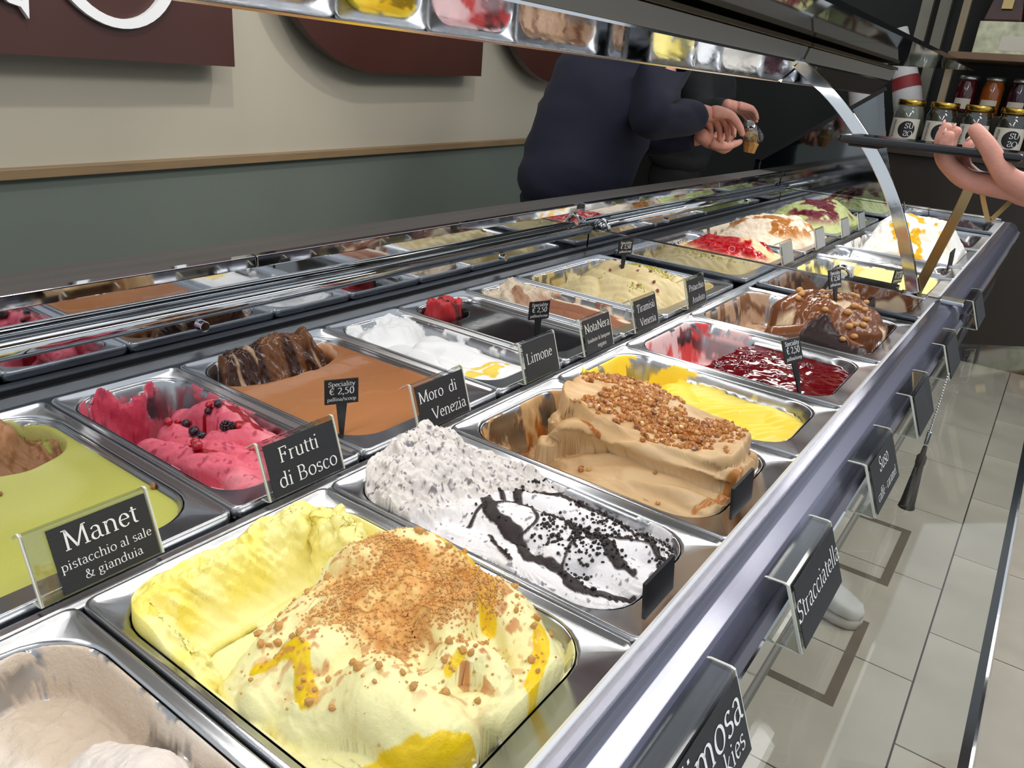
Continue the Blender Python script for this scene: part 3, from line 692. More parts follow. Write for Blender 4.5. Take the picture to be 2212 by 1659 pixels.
# coffee gelato with chopped nuts
g = Gel('F3', 0.0011); U, V, u, v = g.U, g.V, g.u, g.v
wob = 0.06 * fbm(u, v, 14, 3, 4) * 4
g.h = -0.070 + 0.012 * fbm(u, v, 16, 3, 3)
g.fold([(-0.85, 0.28, -0.022), (-0.78, -0.1, -0.004), (-0.75, -0.55, -0.002), (-0.70, -0.98, -0.012)], 0.042, 0.012)
g.fold([(-0.60, 0.18, -0.002), (-0.50, -0.3, 0.014), (-0.45, -0.95, 0.0)], 0.030, 0.004)
g.fold([(-0.85, -0.15, -0.004), (-0.66, -0.45, 0.010), (-0.60, -0.9, 0.002)], 0.018, 0.003)
g.fold([(0.65, 0.25, -0.012), (0.72, -0.3, -0.006), (0.65, -0.95, -0.016)], 0.036, 0.012)
slab = np.hypot(np.abs((U - 0.22) / (0.68 + wob)) ** 1.7, np.abs((V + 0.24) / (0.74 + wob)) ** 1.9)
top = 0.040 + 0.016 * sst(V, -0.6, 0.35) + 0.010 * fbm(u, v, 20, 3, 41) - 0.012 * sst(U, 0.3, 0.9)
sl_m = sst(1.05 - slab, 0, 0.16)
g.h = np.where(slab < 1.08, smax(g.h, -0.03 + (top + 0.03) * np.clip(sl_m, 0, 1) ** 0.6, 0.004), g.h)
g.fold([(-0.45, 0.28, 0.030), (-0.40, -0.05, 0.040), (-0.36, -0.5, 0.038), (-0.22, -0.88, 0.028), (0.2, -0.98, 0.022)], 0.018, 0.006)
g.fold([(-0.70, 0.36, 0.014), (-0.54, 0.26, 0.036), (-0.40, 0.08, 0.044)], 0.015, 0.003)
g.fold([(-0.30, 0.40, 0.030), (0.05, 0.36, 0.050), (0.30, 0.30, 0.052)], 0.018, 0.004)
g.fold([(0.20, -0.86, 0.030), (0.42, -0.74, 0.034), (0.62, -0.86, 0.014)], 0.016, 0.005)
strok = np.sin((u * 0.5 + v * 0.15) * 700 + 9 * fbm(u, v, 9, 3, 2))
g.h = g.h + 0.0018 * strok * sst(fbm(u, v, 10, 2, 8), -0.05, 0.1)
g.wx = -0.016 * sst(g.h, 0.008, 0.036) * sst(-U, 0.0, 0.35)
g.col[:] = (208, 170, 122); g.col = paint(g.col, (222, 188, 142), sst(fbm(u, v, 12, 3, 18), -0.05, 0.15))
caramel = (158, 92, 30)
g.col = paint(g.col, (190, 150, 102), sst(V, 0.35, 0.55) * sst(fbm(u, v, 30, 4, 28), -0.1, 0.2))
g.col = paint(g.col, caramel, sst(V, 0.4, 0.6) * sst(fbm(g.uf, g.vf * 0.5, 34, 3, 38), 0.14, 0.2)); 
g.soft = 0.006; g.rough = 0.004 * sst(V, 0.35, 0.55); g.smear = sst(fbm(g.uf, g.vf * 0.6, 30, 5, 6) + 0.10 * sst(V, 0.4, 0.8) - 0.1 * sst(U, 0.4, 0.9), -0.02, 0.06)
g.streak([(0.55, -0.55), (0.62, -0.68), (0.52, -0.78)], 0.006, caramel, 0.4, 0)
g.streak([(-0.1, -0.35), (0.0, -0.55), (0.1, -0.6)], 0.007, caramel, 0.5, 0)
g.streak([(-0.46, 0.15), (-0.52, -0.05)], 0.0025, caramel, 0.5, 0)
g.streak([(-0.75, -0.85), (-0.5, -0.95), (-0.1, -0.98)], 0.004, (196, 132, 70), 0.6, 0)
g.build('gelato', 'coffee brown gelato folded in layers under chopped caramelised nuts', gelmat('coffee', 0.3, 220, 0.42))
cm = [chunk_mesh('nut_piece', mat('caramelised_nut_%d' % (i % 3), ((186, 122, 58), (222, 176, 112), (136, 80, 36))[i % 3], 0.32, bump=0.2, bscale=300, coat=0.3), 40 + i, 0.85) for i in range(7)]
nm = sst(0.95 - slab, 0, 0.2) * sst(g.h, 0.018, 0.03) * sst(0.40 - fbm(u, v, 16, 3, 55) * 1.2, 0.25, 0.45) * sst(V, -0.95, -0.5) * sst(U, -0.45, -0.2)
pts = g.scatter(1500, nm, rng); place_chunks(g, 'nut_piece', cm, pts, 0.0042, 0.0078, rng, 280)
pts = np.array([g.at(a_, b_) for a_, b_ in ((-0.85, 0.0), (-0.82, -0.06), (-0.78, 0.02), (-0.62, -0.5), (-0.88, -0.62), (-0.35, -0.1), (-0.42, -0.35), (0.55, -0.9), (0.4, -0.97), (-0.3, -0.7))])
place_chunks(g, 'nut_piece', cm, pts, 0.006, 0.009, rng, 20)

# smooth egg-yellow gelato
g = Gel('F4', 0.0014); U, V, u, v = g.U, g.V, g.u, g.v
fr = sst(0.55 - V - 0.1 * fbm(u, v, 12, 3, 3) * 4, 0, 0.25)
g.h = -0.075 + 0.052 * fr + 0.010 * fbm(u, v, 12, 3, 5) * fr
g.fold([(0.3, 0.25, -0.012), (-0.15, 0.0, -0.014), (0.1, -0.35, -0.012), (0.5, -0.6, -0.010), (0.35, -0.9, -0.018)], 0.035, 0.014)
g.fold([(-0.55, 0.4, -0.016), (-0.5, 0.0, -0.018), (-0.45, -0.5, -0.016)], 0.035, 0.014)
ch = sst(-U, 0.35, 0.75) * sst(V, 0.62, 0.85)
g.h = np.where(ch > 0.02, smax(g.h, -0.06 + 0.078 * ch + 0.05 * ch * fbm(u, v, 44, 4, 8), 0.006), g.h)
g.h = g.h + 0.0005 * np.sin(u * 300 + v * 360 + 8 * fbm(u, v, 14, 2, 3))
g.col[:] = (250, 218, 66); g.col = paint(g.col, (248, 226, 110), sst(fbm(u, v, 14, 3, 9), 0, 0.2))
g.col = paint(g.col, (240, 214, 60), ch)
g.rough = 0.006 * ch; g.smear = sst(fbm(g.uf * 1.2, g.vf * 0.6 + g.uf * 0.4, 30, 5, 16) + 0.14 * sst(V, 0.5, 0.9) - 0.16 * sst(0.4 - V, 0, 0.4) - 0.05 * sst(U, 0, 1), 0.0, 0.07)
g.build('gelato', 'smooth egg yellow gelato with a jagged lump at its scraped end', gelmat('egg_yellow', 0.2, 180, 0.4))

# berry sauce
g = Gel('F5', 0.0015); U, V, u, v = g.U, g.V, g.u, g.v
fr = sst(0.42 - V - 0.06 * fbm(u, v, 12, 3, 3) * 4 - 0.12 * U, 0, 0.12)
g.h = -0.08 + 0.060 * fr + 0.003 * fbm(u, v, 30, 3, 5)
bl = 0
for k in range(34):
    U0, V0 = rng.uniform(-0.8, 0.85), rng.uniform(-0.85, 0.25)
    if k < 12: U0, V0 = rng.uniform(-0.5, 0.6), rng.uniform(0.0, 0.3)
    d = np.hypot(u - U0 * g.a, v - V0 * g.b); r0 = rng.uniform(0.006, 0.010)
    bl = np.maximum(bl, np.sqrt(np.clip(1 - (d / r0) ** 2, 0, 1)) * (0.5 + 0.5 * sst(fbm(u, v, 240, 2, k), -0.2, 0.2)))
g.h = g.h + 0.0035 * bl * fr + 0.0012 * fbm(u, v, 60, 2, 9) * fr
g.col[:] = (100, 6, 16); g.col = paint(g.col, (70, 4, 16), sst(bl, 0.2, 0.8)); g.col = paint(g.col, (196, 36, 28), sst(V - 0.02 * U, 0.27, 0.36) * fr)
wallc = (1 - fr)
g.col = paint(g.col, (236, 206, 206), wallc); g.col = paint(g.col, (214, 84, 82), wallc * sst(fbm(g.uf, g.vf * 0.6, 26, 4, 66), -0.02, 0.10))
g.gloss = fr * 1.0
g.smear = np.maximum(sst(fbm(g.uf, g.vf * 0.5, 38, 5, 36) + 0.06 * sst(V, 0.4, 0.8), -0.02, 0.05) * wallc, 0)
g.build('gelato', 'glossy dark red berry sauce over gelato with pink smears at the back', gelmat('berry_sauce', 0.05, 120, 0.3))

# chocolate coated, whole nuts
g = Gel('F6', 0.0016); U, V, u, v = g.U, g.V, g.u, g.v
g.h = -0.075 + 0.01 * fbm(u, v, 14, 3, 3)
rho = np.hypot((U - 0.05) / 0.85, (V + 0.32) / 0.72)
g.h = smax(g.h, -0.07 + 0.120 * np.sqrt(np.clip(1 - rho ** 3, 0, 1)) + 0.030 * fbm(u, v, 22, 4, 12), 0.012)
g.fold([(-0.75, 0.1, 0.0), (-0.62, -0.3, 0.012), (-0.65, -0.85, 0.0)], 0.022, 0.006)
g.fold([(-0.3, 0.15, 0.036), (0.1, 0.05, 0.046), (0.5, -0.1, 0.036)], 0.026, 0.008)
g.fold([(-0.45, -0.5, 0.026), (-0.3, -0.8, 0.018), (0.1, -0.95, 0.012)], 0.018, 0.005)
g.col[:] = (224, 200, 166)
g.col = paint(g.col, (40, 18, 18), sst(fbm(u, v, 20, 3, 22), 0.02, 0.08))
choc = sst(fbm(u, v, 16, 3, 32) + 0.35 * sst(g.h, -0.005, 0.035) - 0.02, 0.05, 0.10)
g.col = paint(g.col, (122, 74, 46), choc); g.h = g.h + 0.004 * choc
g.gloss = choc * 0.8
wl = sst(V, 0.35, 0.55); g.col = paint(g.col, (196, 164, 136), wl); g.col = paint(g.col, (136, 96, 70), wl * sst(fbm(g.uf, g.vf * 0.5, 36, 4, 42), 0.0, 0.1))
g.rough = 0.003 * sst(V, 0.2, 0.5); g.smear = sst(fbm(g.uf, g.vf * 0.5, 44, 4, 6) + 0.08 * wl, -0.03, 0.05)
g.build('gelato', 'cream and chocolate gelato coated with glossy milk chocolate and whole nuts', gelmat('chocolate_nut', 0.25, 160, 0.4))
HZ = mat('roasted_hazelnut', (198, 148, 88), 0.4, var=0.15, vscale=60, bump=0.1, bscale=200)
bmh = ball_mesh('hazelnut', HZ)
for k in range(26):
    U0, V0 = rng.uniform(-0.7, 0.75), rng.uniform(-0.8, 0.25)
    o = bpy.data.objects.new('hazelnut', bmh); COL.objects.link(o); o.parent = g.o; o.location = g.at(U0, V0, 0.002)
    q = rng.uniform(0.012, 0.017); o.scale = (q, q * 0.85, q * 0.75); o.rotation_euler = (0.3, 0.2, rng.uniform(0, 3))

# pistachio and gianduia (olive green)
g = Gel('B0', 0.0013); U, V, u, v = g.U, g.V, g.u, g.v
hole = sst(1.0 - np.hypot((U - 0.45) / 0.52, (V - 0.66) / 0.42) + 0.25 * fbm(u, v, 12, 3, 3), 0.0, 0.22)
g.h = -0.011 + 0.0012 * fbm(u, v, 8, 2, 3) + 0 * U
lumpb = -0.030 + 0.036 * sst(1.0 - np.hypot((U - 0.35) / 0.40, (V - 0.78) / 0.36), 0, 0.5) + 0.020 * fbm(u, v, 30, 4, 6) + 0.010 * ridge(u, v, 40, 3, 9)
g.h = g.h * (1 - hole) + lumpb * hole - 0.010 * sst(hole, 0.05, 0.4) * sst(0.9 - hole, 0, 0.4)
g.col[:] = (186, 186, 92); g.col = paint(g.col, (198, 198, 112), sst(fbm(u, v, 6, 2, 8), 0, 0.2))
g.col = paint(g.col, (212, 214, 140), sst(hole, 0.02, 0.2) * (1 - sst(hole, 0.2, 0.5)))
br = sst(hole, 0.35, 0.75)
g.col = paint(g.col, (150, 106, 70), br); g.col = paint(g.col, (186, 136, 98), br * sst(g.h, -0.012, 0.008)); g.col = paint(g.col, (110, 76, 50), br * sst(fbm(u, v, 40, 3, 19), 0.05, 0.2))
g.col = paint(g.col, (146, 148, 62), br * sst(fbm(u * 1.4, v * 0.5, 30, 3, 29), 0.14, 0.2))
g.rough = 0.006 * br; g.smear = sst(fbm(g.uf, g.vf, 40, 4, 6) + 0.1 * sst(V, 0.5, 0.9), 0.02, 0.08) * sst(hole, 0.02, 0.2)
g.gloss = 0.55 * (1 - sst(hole, 0.02, 0.3))
g.build('gelato', 'flat olive green pistachio gelato with brown gianduia in its hollow', gelmat('pistachio_gianduia', 0.35, 260, 0.45))
BR = mat('gianduia_crumb', (160, 112, 74), 0.7, bump=0.3, bscale=300)
cm = [chunk_mesh('crumb', BR, 70 + i, 0.5) for i in range(2)]
place_chunks(g, 'crumb', cm, np.array([g.at(0.05, 0.10), g.at(0.08, 0.06), g.at(0.95, -0.5)]), 0.006, 0.010, rng, 5)

# forest fruits
g = Gel('B1', 0.0011); U, V, u, v = g.U, g.V, g.u, g.v
fr = sst(0.62 - V - 0.30 * fbm(u, v, 12, 3, 13) + 0.10 * U * 0 - 0.10 * sst(U, 0.2, 1.0), 0, 0.40)
g.h = -0.090 + 0.056 * fr + 0.014 * fbm(u, v, 16, 3, 5)
g.fold([(-0.65, 0.15, -0.016), (-0.55, -0.25, -0.004), (-0.30, -0.6, -0.006), (-0.45, -0.95, -0.014)], 0.020, 0.003)
g.fold([(-0.05, 0.25, -0.014), (-0.2, -0.1, -0.012), (0.0, -0.4, -0.008), (-0.1, -0.8, -0.012)], 0.022, 0.003)
g.fold([(0.5, 0.50, -0.020), (0.62, 0.2, 0.004), (0.55, -0.2, 0.002), (0.45, -0.6, -0.010)], 0.020, 0.003)
g.fold([(0.1, -0.15, -0.006), (0.5, -0.35, 0.0), (0.8, -0.5, -0.012)], 0.014, 0.002)
g.fold([(0.0, -0.6, -0.006), (0.4, -0.75, -0.004), (0.75, -0.9, -0.016)], 0.016, 0.002)
g.h = g.h + 0.0015 * np.sin(v * 260 + u * 330 + 7 * fbm(u, v, 14, 3, 44)) * fr
ch = sst(0.72 - np.hypot((g.uf / g.a + 0.15) / 0.75, (g.vf / g.b - 1.22) / 0.34) + 2.2 * fbm(g.uf, g.vf, 26, 5, 7), 0.10, 0.35)
g.h = np.where(ch > 0.02, smax(g.h, g.pan + 0.010 * ch, 0.004), g.h); g.rough = 0.006 * ch + 0.0008 * fr
g.h = g.h + 0.0014 * ridge(u, v, 90, 2, 4) * fr
g.col[:] = (230, 104, 124); g.col = paint(g.col, (242, 142, 154), sst(fbm(u, v, 16, 3, 9), 0, 0.2)); g.col = paint(g.col, (206, 58, 86), ch * 0.7)
g.col = paint(g.col, (150, 40, 66), sst(fbm(u, v, 160, 2, 19), 0.24, 0.3) * 0.6)
g.smear = sst(fbm(g.uf, g.vf, 30, 5, 16) - 0.02, 0.08, 0.13) * 0.8
jam = (150, 8, 24)
for P_, wd in (([(-0.3, 0.45), (0.0, 0.36), (0.15, 0.3)], 0.006), ([(0.1, 0.3), (0.28, 0.16), (0.5, 0.1)], 0.005), ([(0.62, 0.2), (0.66, -0.1), (0.6, -0.35)], 0.005), ([(0.35, -0.2), (0.8, -0.3)], 0.005),
               ([(-0.4, -0.25), (-0.5, -0.36), (-0.25, -0.4)], 0.005), ([(0.2, -0.45), (0.28, -0.62), (0.2, -0.75)], 0.004), ([(0.55, -0.55), (0.52, -0.8)], 0.006)):
    g.streak(P_, wd, jam, 0.7, 0.0, 3, 1.0)
g.build('gelato', 'pink forest fruit gelato in soft waves with red juice', gelmat('forest_fruit', 0.5, 300, 0.35))
DK = mat('blackcurrant_skin', (34, 22, 34), 0.22, var=0.2, vscale=90, coat=0.3)
RD = mat('redcurrant_skin', (176, 14, 34), 0.12, coat=0.6)
dkm, rdm = ball_mesh('currant', DK), ball_mesh('currant', RD)
for U0, V0, kind, q in ((0.21, 0.48, 0, .010), (-0.07, -0.01, 0, .0125), (0.08, 0.19, 0, .0105), (-0.05, -0.09, 0, .0115), (0.28, 0.09, 0, .011), (0.38, 0.10, 0, .009), (0.50, 0.06, 0, .010),
                        (0.44, 0.13, 1, .009), (0.10, 0.02, 1, .010), (-0.14, 0.27, 1, .010), (0.02, 0.26, 1, .008), (-0.48, -0.34, 1, .012), (-0.38, -0.24, 1, .011), (-0.22, 0.42, 1, .008), (0.39, -0.25, 1, .008), (0.16, 0.22, 1, .010), (-0.2, -0.12, 0, .008)):
    o = bpy.data.objects.new('currant', rdm if kind else dkm); COL.objects.link(o); o.parent = g.o; o.location = g.at(U0, V0, q * 0.48); o.scale = (q,) * 3
def blackberry(U0, V0, q):
    t = MB(); c = Vector(g.at(U0, V0, q * 0.5)); 
    import bmesh
    bm = bmesh.new()
    for k in range(40):
        z = 1 - 2 * (k + 0.5) / 40; a = k * 2.399963; r = math.sqrt(1 - z * z)
        bmesh.ops.create_icosphere(bm, subdivisions=1, radius=0.17, matrix=Matrix.Translation((0.42 * r * math.cos(a), 0.42 * r * math.sin(a), 0.48 * z)))
    me = bpy.data.meshes.new('blackberry'); bm.to_mesh(me); bm.free(); me.materials.append(mat('blackberry_skin', (26, 12, 22), 0.2, coat=0.4))
    me.polygons.foreach_set('use_smooth', [True] * len(me.polygons))
    o = bpy.data.objects.new('blackberry', me); COL.objects.link(o); o.parent = g.o; o.location = c; o.scale = (q, q, q); o.rotation_euler = (0.5, 0.3, 0)
blackberry(-0.15, 0.46, 0.015); blackberry(0.24, -0.20, 0.012); blackberry(0.30, -0.22, 0.010)

# Moro (milk chocolate)
g = Gel('B2', 0.0013); U, V, u, v = g.U, g.V, g.u, g.v
hole = sst(1.0 - np.hypot((U + 0.05) / 0.98, (V - 0.78) / 0.42) + 0.22 * fbm(u, v, 10, 3, 3), 0.0, 0.25)
g.h = -0.011 + 0.0008 * fbm(u, v, 8, 2, 3)
inner = -0.055 + 0.010 * fbm(u, v, 18, 3, 6) + 0.020 * ridge(u * 1.0, v * 0.35, 34, 3, 9)
wallup = sst(V, 0.70, 0.95) * sst(1.05 - np.abs(U - 0.05) / 0.85, 0, 0.35)
inner = inner + (0.058 + 0.020 * fbm(u, v * 0.5, 40, 4, 12)) * wallup
g.h = g.h * (1 - hole) + inner * hole
g.h = g.h + 0.004 * np.exp(-((hole - 0.12) / 0.1) ** 2) * sst(fbm(u, v, 24, 2, 14), -0.1, 0.1)
g.col[:] = (180, 120, 74); g.col = paint(g.col, (170, 110, 66), sst(U, -0.2, 0.8))
g.col = paint(g.col, (222, 176, 142), sst(hole, 0.01, 0.12) * (1 - sst(hole, 0.15, 0.45)))
dk_ = sst(hole, 0.3, 0.7)
g.col = paint(g.col, (60, 32, 20), dk_); g.col = paint(g.col, (112, 70, 38), dk_ * sst(ridge(u, v * 0.35, 34, 3, 9), 0.55, 0.75)); g.col = paint(g.col, (190, 160, 130), dk_ * sst(fbm(u + v * 0.2, v * 0.3, 60, 3, 31), 0.2, 0.26))
g.gloss = np.where(hole > 0.4, 0.75, 0.35)
g.rough = 0.0035 * sst(hole, 0.3, 0.8); g.smear = sst(fbm(g.uf, g.vf, 30, 4, 8), 0.04, 0.10) * sst(hole, 0.02, 0.2)
g.build('gelato', 'flat milk chocolate gelato with a dark brown streaked scooped end', gelmat('milk_chocolate', 0.12, 140, 0.4))

# lemon
g = Gel('B3', 0.0014); U, V, u, v = g.U, g.V, g.u, g.v
g.h = -0.022 + 0.012 * fbm(u, v, 12, 3, 5)
rl = sst(V, 0.45, 0.65); g.h = g.h + rl * (0.016 + 0.035 * fbm(u, v, 22, 3, 6)) - 0.012 * np.exp(-((V - 0.42) / 0.10) ** 2) * sst(U, -0.2, 0.3)
g.fold([(-0.5, 0.3, -0.010), (-0.55, -0.3, -0.010), (-0.4, -0.9, -0.018)], 0.030); g.fold([(0.35, 0.2, -0.004), (0.4, -0.3, -0.012), (0.3, -0.9, -0.018)], 0.030)
g.fold([(-0.2, 0.12, -0.002), (0.3, 0.0, -0.004), (0.7, -0.2, -0.014)], 0.016, 0.006)
g.col[:] = (247, 247, 248)
lm = (246, 214, 92)
for P_, wd in (([(-0.55, -0.45), (-0.37, -0.47), (-0.08, -0.54), (0.44, -0.60), (0.75, -0.62)], 0.004), ([(-0.5, -0.62), (-0.3, -0.7), (0.0, -0.66), (0.3, -0.68)], 0.009), ([(-0.3, -0.8), (0.0, -0.72)], 0.006)): g.streak(P_, wd, lm, 0.7, 0, 7, 0.6)
g.rough = 0.002 * rl; g.smear = sst(fbm(g.uf, g.vf, 30, 4, 8), 0.0, 0.08)
g.build('gelato', 'white lemon gelato with a pool of yellow sauce', gelmat('lemon', 0.3, 200, 0.45))

# black chocolate
g = Gel('B4', 0.0016); U, V, u, v = g.U, g.V, g.u, g.v
g.h = -0.012 + 0.0006 * fbm(u, v, 8, 2, 3)
rd = np.hypot((U + 0.35) / 0.55, (V - 0.76) / 0.22) + 0.3 * fbm(u, v, 18, 3, 5)
lm_ = sst(1.0 - rd, 0, 0.3)
g.h = g.h - 0.03 * sst(1.25 - rd, 0, 0.3) + lm_ * (0.060 + 0.036 * fbm(u, v, 30, 4, 6))
g.col[:] = (30, 30, 32); g.col = paint(g.col, (206, 56, 60), sst(lm_, 0.35, 0.6) * sst(fbm(u, v, 26, 3, 12) + 0.24, 0.04, 0.12))
g.streak([(0.0, 0.62), (0.3, 0.55), (0.55, 0.5)], 0.006, (60, 8, 16), 0.4, 0, 3, 1)
g.gloss = 0.8 * (1 - lm_); g.rough = 0.010 * lm_
g.build('gelato', 'flat glossy black chocolate gelato with a rough red raspberry lump', gelmat('black_chocolate', 0.12, 120, 0.4))

# cream with cocoa
g = Gel('B5', 0.0016); U, V, u, v = g.U, g.V, g.u, g.v
rear = sst(V, 0.25, 0.45)
g.h = -0.024 + 0.010 * fbm(u, v, 14, 3, 5) + rear * (0.014 + 0.05 * fbm(u, v, 24, 4, 6) + 0.010 * ridge(u, v, 40, 2, 8))
g.fold([(-0.45, 0.2, -0.012), (-0.3, -0.3, -0.008), (-0.2, -0.9, -0.016)], 0.028); g.fold([(0.4, 0.2, -0.008), (0.45, -0.4, -0.008), (0.4, -0.95, -0.018)], 0.026)
g.col[:] = (150, 96, 68); g.col = paint(g.col, (232, 214, 190), sst(fbm(u * 1.5, v * 0.6, 16, 3, 9), 0.12, 0.17))
g.col = paint(g.col, (226, 208, 184), rear); g.col = paint(g.col, (168, 124, 92), rear * sst(fbm(u, v, 28, 3, 19), 0.02, 0.14))
g.rough = 0.005 * rear; g.smear = sst(fbm(g.uf, g.vf, 40, 4, 8), 0.02, 0.08)
g.build('gelato', 'cream gelato with smooth cocoa brown folds beside pistachio', gelmat('cocoa_cream', 0.3, 200, 0.45))

# folded pale gelatos share one builder
def folds(key, res, seed, base, tall, light, dark, rolls=6, rearlow=True, lab='', name='', top=None, topc=None, diag=0.0, second=None, glossy=0.0, extra=None):
    g = Gel(key, res); U, V, u, v = g.U, g.V, g.u, g.v; r_ = np.random.RandomState(seed)
    g.h = base + 0.012 * fbm(u, v, 12, 3, seed)
    for k in range(rolls):
        U0 = -0.7 + 1.4 * k / max(rolls - 1, 1); z = base + tall * (0.55 + 0.45 * math.sin(math.pi * (k + 0.7) / (rolls + 0.4))) + r_.uniform(-0.006, 0.006)
        P_ = [(U0 + r_.uniform(-.15, .15) + diag, 0.45 + r_.uniform(-.1, .2), z - 0.01), (U0 + r_.uniform(-.15, .15), 0.0, z), (U0 + r_.uniform(-.15, .15) - diag, -0.55, z - 0.004), (U0 + r_.uniform(-.1, .1), -0.95, z - 0.025)]
        g.fold(P_, g.a * r_.uniform(0.24, 0.36), 0.004)
    for k in range(rolls * 2):
        U0, V0 = r_.uniform(-0.7, 0.7), r_.uniform(-0.8, 0.4); q = r_.uniform(0, 6.28); l = r_.uniform(0.2, 0.4)
        z = base + tall * r_.uniform(0.6, 1.05)
        g.fold([(U0 - l * math.cos(q), V0 - l * math.sin(q), z - 0.010), (U0, V0, z), (U0 + l * math.cos(q + 0.9), V0 + l * math.sin(q + 0.9), z - 0.012)], g.a * r_.uniform(0.14, 0.2), 0.004)
    rh = (np.abs(U) ** 2.5 + np.abs((V + 0.12) / 0.95) ** 2.5) ** 0.4; g.h = base + (g.h - base) * (1 - 0.6 * sst(rh, 0.5, 1.05))
    g.h = g.h + 0.0012 * np.sin(u * 420 + v * 60 + 9 * fbm(u, v, 10, 3, seed + 5))
    g.col[:] = light; g.col = paint(g.col, dark, sst(fbm(u, v, 10, 3, seed + 9), 0.0, 0.25) * 0.6)
    if rearlow:
        rr = sst(V, 0.60, 0.78); g.h = g.h * (1 - rr) + (-0.05 + 0.07 * fbm(u, v, 24, 3, seed + 2)) * rr
        g.rough = 0.004 * rr; g.smear = sst(fbm(g.uf, g.vf, 34, 4, seed + 3) + 0.08, 0, 0.08)
    if second: g.col = paint(g.col, second, sst(fbm(u, v, 16, 3, seed + 15), 0.06, 0.12))
    if top is not None:
        m = sst(fbm(u, v, 14, 4, seed + 21) + top, 0.02, 0.1) * sst(g.h, base + tall * 0.35, base + tall * 0.7)
        g.col = paint(g.col, topc, m); g.gloss = np.maximum(g.gloss, m * glossy); g.topm = m
    if extra: extra(g)
    g.rfreq = 24; g.rough = np.maximum(g.rough, 0.0045 * (key != 'B6') + 0.0025)
    g.build('gelato', lab, gelmat(name, 0.22, 200, 0.42)); return g
g = folds('B6', 0.0016, 5, -0.040, 0.070, (226, 208, 158), (206, 184, 126), 5, True, 'pale pistachio gelato in tall folds with green pistachio crumbs', 'pistachio', diag=0.3)
PG = mat('pistachio_crumb', (170, 168, 62), 0.6, var=0.3, vscale=80)
PR = mat('pistachio_skin', (150, 84, 84), 0.6)
cm = [chunk_mesh('pistachio_bit', PG, 90 + i) for i in range(3)]
pm = sst(g.h, 0.005, 0.02) * sst(fbm(g.u, g.v, 12, 3, 9), 0.02, 0.12); place_chunks(g, 'pistachio_bit', cm, g.scatter(420, pm, rng), 0.0022, 0.0042, rng, 200)
place_chunks(g, 'whole_pistachio', [chunk_mesh('whole_pistachio', PR, 99, 0.7)], g.scatter(12, sst(g.h, 0.0, 0.02), rng), 0.008, 0.011, rng, 12)
folds('B7', 0.0025, 15, -0.025, 0.050, (236, 206, 160), (226, 190, 140), 4, False, 'cream gelato striped with bright red cherry sauce', 'cherry_cream', 0.12, (176, 18, 26), glossy=0.9)
folds('B8', 0.0025, 25, -0.030, 0.085, (236, 220, 198), (222, 198, 170), 5, True, 'tall cream gelato folds topped with caramel', 'caramel_cream', -0.02, (176, 112, 48), glossy=0.8)
folds('B9', 0.003, 35, -0.030, 0.090, (196, 204, 140), (176, 188, 116), 5, True, 'pale green gelato with dark red fruit and sauce lines', 'green_fruit', 0.02, (110, 26, 40), second=None, glossy=0.6)
g = Gel('F8', 0.0025); U, V, u, v = g.U, g.V, g.u, g.v
fr = sst(0.40 - V - 0.3 * fbm(u, v, 12, 3, 3), 0, 0.3)
g.h = -0.065 + 0.056 * fr + 0.014 * fbm(u, v, 18, 3, 5); g.col[:] = (246, 232, 150); g.smear = sst(fbm(g.uf, g.vf, 26, 4, 8) + 0.04, 0, 0.08)
g.build('gelato', 'pale yellow gelato with smears on its bare steel wall, far case', gelmat('pale_yellow', 0.4, 160, 0.45))
g = Gel('F9', 0.0025); U, V, u, v = g.U, g.V, g.u, g.v
g.h = -0.022 + 0.012 * fbm(u, v, 18, 3, 5) + 0.02 * sst(V, 0.4, 0.7) * fbm(u, v, 30, 3, 6); g.col[:] = (232, 234, 238)
for k in range(9):
    U0 = -0.8 + 0.2 * k; g.streak([(U0, 0.35), (U0 + 0.1 * math.sin(k), -0.2), (U0 + 0.12 * math.cos(k * 2), -0.9)], 0.0018, (46, 36, 38), 0.9, 0.001, k)
g.build('gelato', 'white gelato with thin black chocolate streaks, far case', gelmat('far_stracciatella', 0.5, 200, 0.45))
def meringue(g):
    for k in range(7):
        r_ = np.random.RandomState(k + 3); U0, V0 = r_.uniform(-0.7, 0.7), r_.uniform(-0.7, 0.4)
        g.streak([(U0, V0), (U0 - 0.15, V0 - 0.2), (U0 - 0.3, V0 - 0.25)], 0.012, (240, 178, 34), 0.7, 0.001, k, 0.9)
folds('F10', 0.0028, 45, -0.03, 0.125, (244, 242, 238), (236, 226, 206), 5, True, 'tall white meringue gelato dripping with orange sauce', 'meringue', -0.08, (238, 160, 30), glossy=0.9, extra=meringue)
folds('F11', 0.004, 55, -0.05, 0.05, (70, 26, 34), (44, 16, 24), 4, False, 'dark berry gelato in the last pan by the end glass', 'dark_berry', None)

